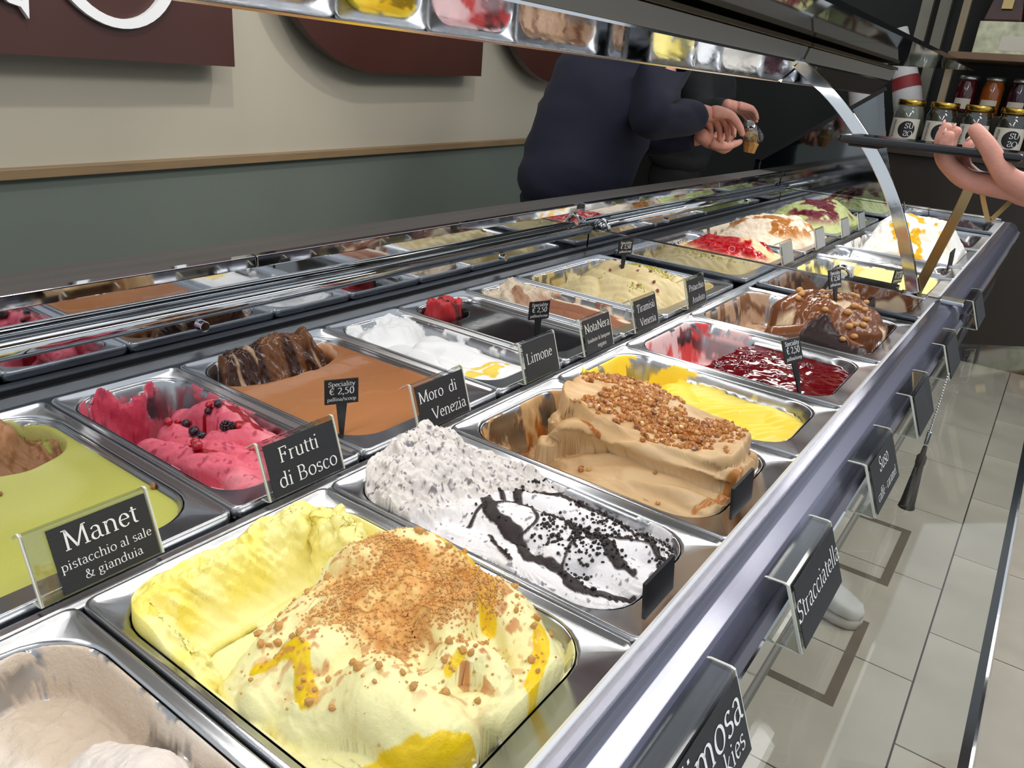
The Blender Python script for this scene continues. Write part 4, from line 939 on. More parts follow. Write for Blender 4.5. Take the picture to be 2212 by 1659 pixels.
# ---------------------------------------------------------------- lettering: a small book face drawn with a broad pen
def arc(cx, cy, rx, ry, a0, a1, n=10):
    return [(cx + rx * math.cos(math.radians(a0 + (a1 - a0) * k / n)), cy + ry * math.sin(math.radians(a0 + (a1 - a0) * k / n))) for k in range(n + 1)]
XH, CAP, ASC, DSC = 0.44, 0.66, 0.70, -0.22
def L_(*p): return list(p)
def serif(x, y, w_=0.09): return [(x - w_, y), (x + w_, y)]
G = {}
def glyph(ch, adv, *strokes): G[ch] = (adv, strokes)
glyph(' ', 0.26)
glyph('a', 0.44, arc(0.19, 0.33, 0.12, 0.11, 160, 0) + [(0.31, 0.06), (0.38, 0.0), (0.42, 0.02)], [(0.31, 0.26)] + arc(0.18, 0.12, 0.12, 0.125, 80, 290) + [(0.31, 0.08)])
glyph('b', 0.50, [(0.10, ASC), (0.10, 0.04)], arc(0.25, 0.215, 0.17, 0.225, 140, -140), [(0.02, ASC - 0.02), (0.10, ASC)])
glyph('c', 0.42, arc(0.23, 0.215, 0.17, 0.225, 40, 320, 14))
glyph('d', 0.50, [(0.38, ASC), (0.38, 0.03), (0.46, 0.03)], arc(0.22, 0.215, 0.17, 0.225, 40, 320, 14), [(0.30, ASC - 0.02), (0.38, ASC)])
glyph('e', 0.42, [(0.07, 0.25), (0.37, 0.25)] + arc(0.22, 0.22, 0.155, 0.22, 10, 320, 16))
glyph('f', 0.30, [(0.12, 0.0), (0.12, 0.52)] + arc(0.22, 0.56, 0.10, 0.13, 180, 50), [(0.03, XH), (0.27, XH)], serif(0.12, 0))
glyph('g', 0.46, arc(0.20, 0.29, 0.125, 0.145, 0, 360, 16), [(0.12, 0.17), (0.09, 0.07), (0.18, 0.03), (0.32, 0.02)] + arc(0.21, -0.08, 0.16, 0.11, 50, -230, 16), [(0.29, 0.40), (0.43, 0.43)])
glyph('h', 0.52, [(0.11, ASC), (0.11, 0)], [(0.11, 0.32)] + arc(0.26, 0.29, 0.14, 0.15, 130, 0) + [(0.40, 0)], serif(0.11, 0), serif(0.40, 0), [(0.03, ASC - 0.02), (0.11, ASC)])
glyph('i', 0.26, [(0.12, XH), (0.12, 0)], serif(0.12, 0, 0.08), [(0.04, XH - 0.02), (0.12, XH)], [(0.12, 0.585), (0.12, 0.655)])
glyph('k', 0.50, [(0.11, ASC), (0.11, 0)], [(0.40, XH), (0.14, 0.20)], [(0.18, 0.24), (0.44, 0.0)], serif(0.11, 0, 0.07), [(0.03, ASC - 0.02), (0.11, ASC)])
glyph('l', 0.26, [(0.12, ASC), (0.12, 0)], serif(0.12, 0, 0.08), [(0.04, ASC - 0.02), (0.12, ASC)])
glyph('m', 0.78, [(0.11, XH), (0.11, 0)], [(0.11, 0.32)] + arc(0.25, 0.29, 0.13, 0.15, 130, 0) + [(0.38, 0)], [(0.38, 0.32)] + arc(0.52, 0.29, 0.13, 0.15, 130, 0) + [(0.65, 0)], serif(0.11, 0, 0.07), serif(0.38, 0, 0.07), serif(0.65, 0, 0.07), [(0.03, XH - 0.02), (0.11, XH)])
glyph('n', 0.52, [(0.11, XH), (0.11, 0)], [(0.11, 0.32)] + arc(0.26, 0.29, 0.14, 0.15, 130, 0) + [(0.40, 0)], serif(0.11, 0, 0.08), serif(0.40, 0, 0.08), [(0.03, XH - 0.02), (0.11, XH)])
glyph('o', 0.48, arc(0.24, 0.22, 0.185, 0.225, 90, 450, 22))
glyph('p', 0.50, [(0.11, XH), (0.11, DSC)], arc(0.26, 0.215, 0.17, 0.225, 140, -140), serif(0.11, DSC, 0.08), [(0.03, XH - 0.02), (0.11, XH)])
glyph('r', 0.36, [(0.11, XH), (0.11, 0)], [(0.11, 0.30), (0.20, 0.42), (0.32, 0.41)], serif(0.11, 0, 0.08), [(0.03, XH - 0.02), (0.11, XH)])
glyph('s', 0.38, arc(0.19, 0.33, 0.115, 0.11, 30, 230, 9) + arc(0.19, 0.11, 0.125, 0.115, 70, -150, 10))
glyph('t', 0.30, [(0.13, 0.56), (0.13, 0.10)] + arc(0.21, 0.10, 0.08, 0.10, 180, 300, 6), [(0.03, XH), (0.27, XH)])
glyph('u', 0.52, [(0.11, XH), (0.11, 0.15)] + arc(0.24, 0.14, 0.13, 0.14, 180, 320, 8), [(0.39, XH), (0.39, 0.0), (0.46, 0.02)], [(0.03, XH - 0.01), (0.11, XH)], [(0.31, XH - 0.01), (0.39, XH)])
glyph('v', 0.46, [(0.07, XH), (0.23, 0.0)], [(0.23, 0.0), (0.39, XH)], serif(0.07, XH, 0.07), serif(0.39, XH, 0.06))
glyph('y', 0.46, [(0.07, XH), (0.23, 0.02)], [(0.39, XH), (0.20, -0.06), (0.10, DSC + 0.02), (0.03, DSC + 0.04)], serif(0.07, XH, 0.07), serif(0.39, XH, 0.06))
glyph('z', 0.42, [(0.06, XH), (0.36, XH)], [(0.36, XH), (0.06, 0.0)], [(0.06, 0.0), (0.37, 0.0)], [(0.06, XH), (0.06, 0.34)], [(0.37, 0.0), (0.38, 0.1)])
G['ù'] = (G['u'][0], G['u'][1] + ([(0.20, 0.66), (0.28, 0.53)],)); G['è'] = (G['e'][0], G['e'][1] + ([(0.16, 0.66), (0.24, 0.53)],))
glyph('M', 0.86, [(0.14, CAP), (0.12, 0)], [(0.14, CAP), (0.42, 0.02)], [(0.42, 0.02), (0.70, CAP)], [(0.70, CAP), (0.74, 0)], serif(0.12, 0), serif(0.74, 0), serif(0.09, CAP, 0.06), serif(0.75, CAP, 0.06))
glyph('F', 0.54, [(0.13, CAP), (0.13, 0)], [(0.05, CAP), (0.46, CAP), (0.46, 0.54)], [(0.13, 0.34), (0.36, 0.34)], [(0.36, 0.42), (0.36, 0.26)], serif(0.13, 0))
glyph('B', 0.60, [(0.13, CAP), (0.13, 0)], [(0.05, CAP), (0.25, CAP)] + arc(0.27, 0.50, 0.15, 0.16, 90, -90), [(0.13, 0.34), (0.28, 0.34)] + arc(0.30, 0.17, 0.19, 0.17, 90, -90) + [(0.05, 0)])
glyph('V', 0.66, [(0.06, CAP), (0.33, 0)], [(0.33, 0), (0.60, CAP)], serif(0.08, CAP), serif(0.58, CAP, 0.08))
glyph('L', 0.54, [(0.13, CAP), (0.13, 0)], [(0.04, 0), (0.46, 0), (0.50, 0.14)], serif(0.13, CAP))
glyph('N', 0.74, [(0.13, CAP), (0.13, 0)], [(0.11, CAP), (0.60, 0)], [(0.60, 0), (0.60, CAP)], serif(0.13, 0, 0.08), serif(0.09, CAP, 0.06), serif(0.60, CAP, 0.08))
glyph('T', 0.60, [(0.30, CAP), (0.30, 0)], [(0.05, 0.53), (0.06, CAP), (0.54, CAP), (0.55, 0.53)], serif(0.30, 0))
glyph('P', 0.56, [(0.13, CAP), (0.13, 0)], [(0.05, CAP), (0.26, CAP)] + arc(0.29, 0.48, 0.18, 0.18, 90, -90) + [(0.13, 0.30)], serif(0.13, 0))
glyph('A', 0.68, [(0.33, CAP), (0.09, 0)], [(0.33, CAP), (0.59, 0)], [(0.18, 0.24), (0.49, 0.24)], serif(0.08, 0, 0.07), serif(0.59, 0, 0.09))
glyph('S', 0.48, arc(0.24, 0.495, 0.155, 0.165, 30, 240, 10) + arc(0.23, 0.165, 0.17, 0.165, 70, -150, 12), [(0.40, 0.66), (0.39, 0.52)], [(0.05, 0.0), (0.06, 0.15)])
glyph('U', 0.70, [(0.13, CAP), (0.13, 0.22)] + arc(0.34, 0.22, 0.21, 0.225, 180, 360, 12) + [(0.55, CAP)], serif(0.13, CAP), serif(0.55, CAP, 0.07))
glyph('O', 0.74, arc(0.37, 0.33, 0.30, 0.335, 90, 450, 28))
glyph('2', 0.46, arc(0.22, 0.46, 0.15, 0.17, 160, -40, 8) + [(0.06, 0.02)], [(0.06, 0.02), (0.39, 0.02), (0.41, 0.12)])
glyph('5', 0.46, [(0.36, 0.63), (0.14, 0.63)], [(0.14, 0.63), (0.12, 0.38)], arc(0.19, 0.20, 0.17, 0.19, 110, -140, 12))
glyph('0', 0.46, arc(0.23, 0.32, 0.165, 0.33, 90, 450, 22))
glyph(',', 0.20, [(0.10, 0.06), (0.10, 0.0), (0.05, -0.11)])
glyph('/', 0.34, [(0.03, -0.10), (0.31, 0.70)])
glyph('-', 0.34, [(0.05, 0.22), (0.29, 0.22)])
glyph('€', 0.50, arc(0.30, 0.32, 0.20, 0.31, 45, 315, 16), [(0.03, 0.38), (0.38, 0.38)], [(0.03, 0.27), (0.36, 0.27)])
glyph('&', 0.70, [(0.60, 0.40), (0.50, 0.14), (0.34, 0.0), (0.18, 0.0), (0.08, 0.10), (0.10, 0.24), (0.26, 0.36), (0.36, 0.48), (0.32, 0.62), (0.24, 0.66), (0.17, 0.58), (0.18, 0.48), (0.30, 0.28), (0.48, 0.04), (0.64, 0.0)], [(0.50, 0.41), (0.68, 0.41)])

def text_width(t): return sum(G[c][0] for c in t)
def text_strokes(mb, text, size, place, bold=1.0, mirror=()):
    """ribbons for one line, centred at 0; place(x, y) -> world point"""
    x = -text_width(text) * size / 2
    for ci, ch in enumerate(text):
        adv, st = G[ch]
        for s_ in st:
            P = [((adv - p[0]) if ci in mirror else p[0], p[1]) for p in s_]
            n = len(P); dirs = []
            for i in range(n):
                a = P[max(i - 1, 0)]; b = P[min(i + 1, n - 1)]; l = math.hypot(b[0] - a[0], b[1] - a[1]) + 1e-9
                dirs.append(((b[0] - a[0]) / l, (b[1] - a[1]) / l))
            vs = []
            for (px, py), (dx, dy) in zip(P, dirs):
                ang = abs(math.sin(math.atan2(dy, dx) - math.radians(12)))
                hw = 0.5 * (0.026 + 0.052 * ang ** 1.3) * bold
                vs += [place(x + (px - dy * hw) * size, (py + dx * hw) * size), place(x + (px + dy * hw) * size, (py - dx * hw) * size)]
            mb.add(vs, [(2 * i, 2 * i + 1, 2 * i + 3, 2 * i + 2) for i in range(n - 1)])
        x += adv * size

# ---------------------------------------------------------------- flavour labels in acrylic stands
CARD = mat('black_card', (34, 36, 40), 0.5, var=0.12, vscale=40, stretch=(0.3, 1, 4), bump=0.1, bscale=200)
INK = mat('white_print', (236, 236, 236), 0.6)
def label_stand(x0, x1, yb, zb, yt, zt, lines, label, blank=False, lip=0.016, foot=0.024, group='flavour labels', shiftx=0.0, drop=0.5):
    """a bent clear sheet: a leaning face from (yb, zb) up to (yt, zt), a lip bent back at the top and a foot at the bottom"""
    r = thing('flavour_label', label, 'label', ((x0 + x1) / 2, yb, zb), group)
    fy, fz = yt - yb, zt - zb; ln = math.hypot(fy, fz); ey, ez = fy / ln, fz / ln; ny, nz = -ez, ey     # normal towards customers and up
    prof = [(yt + lip * 0.96, zt - lip * drop), (yt + 0.003, zt + 0.0008), (yt, zt), (yb, zb), (yb + 0.003, zb - 0.0012), (yb + foot, zb - 0.0012)]
    MB().strip_x(prof, x0, x1, 0.0022).build('acrylic_stand', ACRYL, r)
    ed = MB()
    for xe in (x0, x1):
        e = MB(); v = []
        for (y, z) in prof: v += [(xe - 0.0011, y, z), (xe + 0.0011, y, z), (xe + 0.0011, y + ny * -0.0024, z + nz * -0.0024), (xe - 0.0011, y + ny * -0.0024, z + nz * -0.0024)]
        f = [(4 * i + j, 4 * i + (j + 1) % 4, 4 * i + 4 + (j + 1) % 4, 4 * i + 4 + j) for i in range(len(prof) - 1) for j in range(4)] + [(3, 2, 1, 0), tuple(4 * (len(prof) - 1) + j for j in range(4))]
        e.add(v, f).build('polished_edge', EDGE, r)
    m0, m1 = 0.004, 0.004; w_ = x1 - x0
    def P(x, t, o): return (x, yb + ey * t + ny * o, zb + ez * t + nz * o)
    c = MB(); xs = (x0 + 0.004 + shiftx, x1 - 0.003); ts = (0.002, ln - 0.003)
    c.add([P(x, t, o) for x in xs for t in ts for o in (0.0008, 0.0016)], [(0, 1, 3, 2), (4, 6, 7, 5), (0, 4, 5, 1), (2, 3, 7, 6), (0, 2, 6, 4), (1, 5, 7, 3)])
    cd = c.build('card', CARD, r)
    if not blank:
        t = MB(); cx = (xs[0] + xs[1]) / 2
        for text, yy, size, dx in lines:
            text_strokes(t, text, size, lambda a, b: P(cx + dx + a, yy * ln + b, 0.0019))
        t.build('lettering', INK, cd)
    return r
for a in (
    (0.196, 0.2925, [('Manet', 0.60, 0.0235, 0.0), ('pistacchio al sale', 0.34, 0.0108, 0.0), ('& gianduia', 0.13, 0.0108, 0.002)], 'black label reading Manet in a clear stand before the olive green gelato', 0.012),
    (0.403, 0.4960, [('Frutti', 0.58, 0.0215, -0.004), ('di Bosco', 0.16, 0.0215, 0.002)], 'black label reading Frutti di Bosco before the pink gelato', 0),
    (0.614, 0.7080, [('Moro  di', 0.58, 0.0200, -0.006), ('Venezia', 0.16, 0.0200, 0.008)], 'black label reading Moro di Venezia before the milk chocolate gelato', 0),
    (0.832, 0.9200, [('Limone', 0.45, 0.0215, -0.004)], 'black label reading Limone before the white gelato', 0),
    (0.994, 1.0860, [('NotaNera', 0.60, 0.0200, 0), ('fondente & lampone', 0.32, 0.0088, 0), ('vegano', 0.12, 0.0098, 0.006)], 'black label reading NotaNera before the black gelato', 0),
    (1.166, 1.2580, [('Tiramisù', 0.58, 0.0195, 0), ('Venezia', 0.15, 0.0195, 0.002)], 'black label reading Tiramisù Venezia before the cocoa cream gelato', 0),
    (1.390, 1.4820, [('Pistacchio', 0.56, 0.0178, 0), ('Assoluto', 0.14, 0.0178, 0.004)], 'black label reading Pistacchio Assoluto before the pale pistachio gelato', 0),
):
    label_stand(a[0], a[1], 0.5300, 0.0035, 0.5480, 0.0580, a[2], a[3], shiftx=a[4], foot=0.012)
for a in (
    (0.300, 0.426, [('Mimosa', 0.50, 0.036, 0.0), ('cookies', 0.18, 0.022, 0.020)], 'black label reading Mimosa hung outside the rail'),
    (0.545, 0.668, [('Stracciatella', 0.42, 0.0255, 0)], 'black label reading Stracciatella hung outside the rail'),
    (0.815, 0.940, [('Suso', 0.62, 0.024, 0), ('caffè - caramel', 0.18, 0.016, 0.0)], 'label reading Suso hung outside the rail'),
):
    label_stand(a[0], a[1], 0.0660, -0.004, 0.0880, 0.0500, a[2], a[3], lip=0.018, foot=0.020, drop=0.0, group='labels hung outside the rail')
for x0, x1, lab in ((1.08, 1.205, 'clear label stand hung outside the rail between Suso and the berry sauce'), (1.38, 1.50, 'clear label stand hung outside the rail by the chocolate coated gelato'), (1.78, 1.92, 'clear label stand hung outside the rail just past the chrome arch')):
    label_stand(x0, x1, 0.0660, -0.004, 0.0880, 0.0500, [], lab, True, lip=0.018, foot=0.020, drop=0.0, group='labels hung outside the rail')
for x0, lab in ((1.985, 'grey backed label before the red striped cream gelato'), (2.30, 'grey backed label before the caramel topped gelato'), (2.60, 'grey backed label before the pale green gelato, nearer stand'), (2.83, 'grey backed label before the pale green gelato, stand nearer the end glass')):
    r = label_stand(x0, x0 + 0.095, 0.5300, 0.0035, 0.5480, 0.0580, [], lab, True, foot=0.012)
    for c in r.children:
        if c.name.startswith('card'): c.data.materials[0] = mat('grey_card', (150, 152, 154), 0.55, var=0.05)
# black cards leaning in the front pans, seen from behind
def back_card(x0, x1, y0, z0, z1, lab, lean=0.012, yaw=0.0):
    t = MB(); n = []
    for s_, x in ((0, x0), (1, x1)):
        for o in (0, 0.003):
            for z, dy in ((z0, 0), (z1, lean)): n.append((x, y0 + dy + o + s_ * yaw, z))
    o = t.add(n, [(0, 1, 3, 2), (4, 6, 7, 5), (0, 4, 5, 1), (2, 3, 7, 6), (0, 2, 6, 4), (1, 5, 7, 3)]).build('card_sign', mat('black_plastic', (14, 15, 18), 0.35))
    tag(o, lab, 'sign', 'black cards standing in the front pans')
back_card(0.490, 0.545, 0.178, 0.002, 0.034, 'plain black card standing in the stracciatella pan', 0.004, 0.0)
back_card(0.690, 0.750, 0.180, 0.002, 0.036, 'plain black card standing in the coffee nut gelato', 0.004, 0.0)
back_card(2.36, 2.45, 0.198, 0.002, 0.052, 'plain black card standing in the streaked white gelato past the arch', 0.004)

# price tags on stakes
BLK = mat('black_slate_plastic', (24, 25, 28), 0.45, bump=0.1, bscale=200)
def price_tag(x, y, zb, zt, lab, yaw=0.0, lean=0.0, s=1.0):
    r = thing('price_tag', lab, 'price tag', (x, y, zb), 'price tags on stakes')
    cy, sy = math.cos(yaw), math.sin(yaw)
    hh = 0.030 * s; hw = 0.0195 * s
    def P(a, t, o):   # a across, t up from the tip, o towards the customer
        yy = -o + (t / (zt - zb)) * lean
        return (x + a * cy - yy * sy * -1 * 0 + o * sy, y + a * sy + (t / (zt - zb)) * lean - o * cy, zb + t)
    H_ = zt - zb
    out = [(-0.0022, 0.0), (0.0022, 0.0), (0.0062 * s, H_ - hh), (hw, H_ - hh), (hw, H_), (-hw, H_), (-hw, H_ - hh), (-0.0062 * s, H_ - hh)]
    n = len(out)
    MB().add([P(a, t, 0.0013) for a, t in out] + [P(a, t, -0.0013) for a, t in out], [tuple(range(n)), tuple(range(n, 2 * n))[::-1]] + [(i, n + i, n + (i + 1) % n, (i + 1) % n) for i in range(n)]).build('tag', BLK, r)
    t = MB()
    for tx, ty, sz, b in (('Speciality', 0.74, 0.0082, 1.4), ('€ 2,50', 0.41, 0.0125, 1.4), ('pallina/scoop', 0.14, 0.0064, 1.4)):
        text_strokes(t, tx, sz * s, lambda a, b_: P(a, H_ - hh + ty * hh + b_, 0.0017), b)
    t.build('lettering', INK, r.children[0])
price_tag(0.568, 0.612, -0.012, 0.060, 'black price tag staked in the milk chocolate gelato', -0.5)
price_tag(1.022, 0.640, -0.014, 0.062, 'black price tag staked in the black chocolate gelato', -0.4)
price_tag(1.470, 0.722, 0.020, 0.094, 'black price tag staked in the pale pistachio gelato', -0.35)
price_tag(1.150, 0.238, -0.022, 0.066, 'black price tag leaning in the red berry sauce', -0.30, 0.035, 1.15)
price_tag(1.545, 0.296, 0.032, 0.104, 'black price tag staked in the chocolate coated gelato', -0.25, 0.02, 1.15)
price_tag(2.035, 0.270, -0.012, 0.040, 'black price tag staked in pale yellow gelato behind the arch', -0.3, 0.0, 1.1)
price_tag(3.05, 0.42, -0.015, 0.095, 'black price tag staked in the dark berry gelato', 0.1, 0.03)

# ---------------------------------------------------------------- shop around the case
DARKW = mat('dark_wall_paint', (40, 42, 40), 0.6, var=0.1, vscale=2)
we = MB().box(6.05, 6.2, -2.2, 2.6, -0.92, 2.2).build('wall_end', DARKW); struct(we)
WOODP = mat('pale_wood_post', (150, 134, 108), 0.5, var=0.1, vscale=12, stretch=(3, 3, 0.3))
SHELF = mat('dark_shelf_wood', (54, 44, 36), 0.4, var=0.15, vscale=10)
sh = thing('shop_shelf', 'dark shop shelving unit with pale posts beyond the end glass', 'shelf unit', (5.2, 0.2, -0.92))
MB().box(4.95, 5.5, -0.75, 0.99, -0.92, 0.16).build('base_cabinet', mat('dark_brown_cabinet', (44, 38, 32), 0.35, var=0.12, vscale=6), sh, bevel=0.004)
MB().box(4.90, 5.5, -0.75, 1.0, 0.16, 0.20).build('lower_shelf', SHELF, sh, bevel=0.003)
MB().box(5.20, 5.5, -0.75, 0.72, 0.20, 0.40).build('riser', SHELF, sh)
MB().box(5.00, 5.5, -0.75, 0.72, 0.665, 0.70).build('upper_shelf', mat('warm_shelf_wood', (112, 86, 62), 0.35, var=0.15, vscale=10), sh, bevel=0.003)
MB().box(5.00, 5.5, -0.75, 0.72, 1.10, 1.13).build('top_shelf', SHELF, sh)
for y in (0.955, 0.86): MB().box(5.42, 5.48, y - 0.03, y + 0.03, 0.2, 1.6).build('post', mat('grey_beige_post', (142, 138, 122), 0.5, var=0.06), sh)
for y in (0.71, -0.1): MB().box(5.125, 5.165, y - 0.018, y + 0.018, 0.2, 1.6).build('post', WOODP, sh)
MB().box(5.49, 5.52, -0.75, 1.0, 0.2, 1.6).build('back_panel', mat('shelf_back', (34, 34, 32), 0.6), sh)

GOLD = mat('gold_lid', (196, 160, 76), 0.25, 1.0)
JARG = clear('jar_glass', (226, 232, 222), 0.03, 1.2, 0.05)
PAPER = mat('cream_label_paper', (214, 206, 190), 0.7, var=0.04)
BLKP = mat('black_print', (22, 20, 20), 0.6)
def jar(y, lab, fill, suso):
    x = 5.03; z = 0.2008
    r = thing('storage_jar', lab, 'jar', (x, y, z), 'gold lidded jars on the lower shop shelf')
    prof = [(0.072, 0.0), (0.078, 0.008), (0.078, 0.175), (0.070, 0.195), (0.066, 0.20), (0.066, 0.215)]
    MB().lathe(prof, (x, y, z), 28).build('glass', JARG, r, smooth=True)
    MB().lathe([(0.068, 0.213), (0.072, 0.215), (0.072, 0.24), (0.068, 0.244), (0.0, 0.245)], (x, y, z), 28).build('lid', GOLD, r, smooth=True)
    MB().lathe([(0.068, 0.012), (0.071, 0.02), (0.071, 0.13), (0.06, 0.14), (0.0, 0.142)], (x, y, z), 20).build('contents', mat('jar_contents_%d' % fill, [(150, 152, 138), (120, 112, 96), (60, 32, 24), (176, 172, 160)][fill], 0.7, bump=0.5, bscale=60, var=0.3, vscale=30), r)
    # wrap-around paper label on the side that faces the case
    lb = MB(); n = 14; vs = []
    for k in range(n + 1):
        a = math.pi + math.radians(-62 + 124 * k / n)
        vs += [(x + 0.0787 * math.cos(a), y + 0.0787 * math.sin(a), z + q) for q in (0.03, 0.145)]
    lb.add(vs, [(2 * k, 2 * k + 2, 2 * k + 3, 2 * k + 1) for k in range(n)])
    pl = lb.build('paper_label', PAPER, r)
    def onlab(a, zz, o=0.0795):       # a metres to the right as seen from the case
        q = math.pi - a / 0.0787 * -1 * -1
        q = math.pi + (-a) / 0.0787 * -1
        return (x + o * math.cos(math.pi + a / 0.0787), y + o * math.sin(math.pi + a / 0.0787), z + zz)
    dsc = MB(); cx, cz, rr = 0.018, 0.088, 0.044; rings = []
    P = [onlab(cx, cz)]
    for q in range(1, 6):
        for k in range(28): P.append(onlab(cx + rr * q / 5 * math.cos(k * 2 * math.pi / 28), cz + rr * q / 5 * math.sin(k * 2 * math.pi / 28)))
    dsc.add(P, [(0, k + 1, (k + 1) % 28 + 1) for k in range(28)] + [(1 + (q - 1) * 28 + k, 1 + q * 28 + k, 1 + q * 28 + (k + 1) % 28, 1 + (q - 1) * 28 + (k + 1) % 28) for q in range(1, 5) for k in range(28)])
    dsc.build('emblem', BLKP, pl)
    t = MB()
    text_strokes(t, 'SU', 0.040, lambda a, b: onlab(cx + 0.012 + a, cz + 0.006 + b, 0.0802), 1.2)
    text_strokes(t, 'SO', 0.040, lambda a, b: onlab(cx + 0.012 + a, cz - 0.034 + b, 0.0802), 1.2, (0,))
    t.build('emblem_lettering', INK, pl)
    t = MB(); text_strokes(t, 'Venezia', 0.030, lambda a, b: onlab(-0.046 - b, 0.088 + a, 0.0802), 1.1)
    t.build('side_lettering', BLKP, pl)
jar(0.835, 'glass jar with black round emblem at the open end of the shop shelf', 0, True)
jar(0.665, 'glass jar with gold lid, second from the open shelf end', 1, True)
jar(0.495, 'glass jar with gold lid in the middle of the shop shelf row', 3, True)
jar(0.325, 'glass jar with dark contents, fourth from the open shelf end', 2, True)
jar(0.155, 'glass jar with gold lid, fifth from the open shelf end', 2, True)
def bottle(y, lab, c1, c2):
    x, z = 5.275, 0.4008
    r = thing('preserve_jar', lab, 'jar', (x, y, z), 'filled preserve jars on the shelf riser')
    MB().lathe([(0.050, 0), (0.055, 0.006), (0.055, 0.14), (0.046, 0.165), (0.046, 0.175)], (x, y, z), 22).build('glass_body', mat('preserve_%s' % lab[:3], c1, 0.08, coat=0.5, var=0.2, vscale=12), r, smooth=True)
    MB().lathe([(0.048, 0.173), (0.05, 0.176), (0.05, 0.195), (0.0, 0.197)], (x, y, z), 22).build('lid', mat('silver_lid', (190, 196, 196), 0.3, 0.9), r, smooth=True)
    n = 10; vs = []
    for k in range(n + 1):
        a = math.pi + math.radians(-45 + 90 * k / n); vs += [(x + 0.0558 * math.cos(a), y + 0.0558 * math.sin(a), z + q) for q in (0.02, 0.075)]
    MB().add(vs, [(2 * k, 2 * k + 2, 2 * k + 3, 2 * k + 1) for k in range(n)]).build('paper_label', PAPER, r)
bottle(0.615, 'dark red preserve jar with silver lid beside the pale post', (74, 8, 22), None)
bottle(0.485, 'amber preserve jar with silver lid and cream label', (158, 76, 14), None)
bottle(0.355, 'purple preserve jar with silver lid, third on the riser', (52, 12, 34), None)
bottle(0.225, 'orange preserve jar with silver lid, fourth on the riser', (190, 96, 16), None)
bx = thing('gift_box', 'flowered gift box on the upper shop shelf', 'box', (5.2, 0.42, 0.7008))
fm = mat('flowered_paper', (190, 190, 160), 0.6, var=0.35, vscale=22)
MB().box(5.09, 5.3, 0.24, 0.62, 0.7008, 0.859).build('box_body', fm, bx, bevel=0.004)
MB().box(5.089, 5.09, 0.36, 0.50, 0.72, 0.79).build('box_label', PAPER, bx)
for y, lab, c in ((0.52, 'brown gift bag with a gold tag on the flowered box', (62, 34, 24)), (0.30, 'copper wrapped gift beside the brown bag', (120, 64, 34))):
    b_ = thing('wrapped_gift', lab, 'gift', (5.18, y, 0.86))
    MB().add([(5.10, y - 0.09, 0.86), (5.10, y + 0.09, 0.86), (5.28, y + 0.09, 0.86), (5.28, y - 0.09, 0.86), (5.14, y - 0.06, 1.03), (5.14, y + 0.06, 1.03), (5.24, y + 0.06, 1.03), (5.24, y - 0.06, 1.03)],
             [(3, 2, 1, 0), (4, 5, 6, 7), (0, 1, 5, 4), (1, 2, 6, 5), (2, 3, 7, 6), (3, 0, 4, 7)]).build('wrap', mat('gift_wrap_%d' % c[0], c, 0.25, var=0.4, vscale=18, coat=0.3), b_, bevel=0.01)
    MB().box(5.10, 5.106, y - 0.03, y + 0.02, 0.92, 0.965).build('gift_tag', mat('gold_tag', (214, 186, 122), 0.5), b_)
# rolled printed papers leaning at the shelf end
NEWS = mat('printed_paper', (208, 206, 204), 0.7, var=0.08, vscale=40, stretch=(1, 1, 6))
NRED = mat('red_print', (140, 44, 46), 0.6)
for k, (y0, y1, lab) in enumerate(((1.22, 1.12, 'white printed paper cone leaning at the open shelf end'), (0.98, 0.86, 'white printed paper cone with a red band leaning over the first jar'))):
    r = thing('paper_cone', lab, 'paper cone', (5.25, y1, 0.205), 'printed paper cones at the shelf end')
    MB().tube([(5.25, y1 - 0.03, 0.232), (5.26, (y0 + y1) / 2, 0.50), (5.28, y0 + 0.06, 0.82)], [0.080, 0.078, 0.040], 18).build('paper', NEWS, r, smooth=True)
    a = Vector((5.26, (y0 + y1) / 2, 0.50)).lerp(Vector((5.28, y0 + 0.06, 0.82)), 0.20); b = Vector((5.26, (y0 + y1) / 2, 0.50))
    MB().tube([tuple(b), tuple(a)], [0.0795, 0.0745], 18, False).build('red_band', NRED, r, smooth=True)

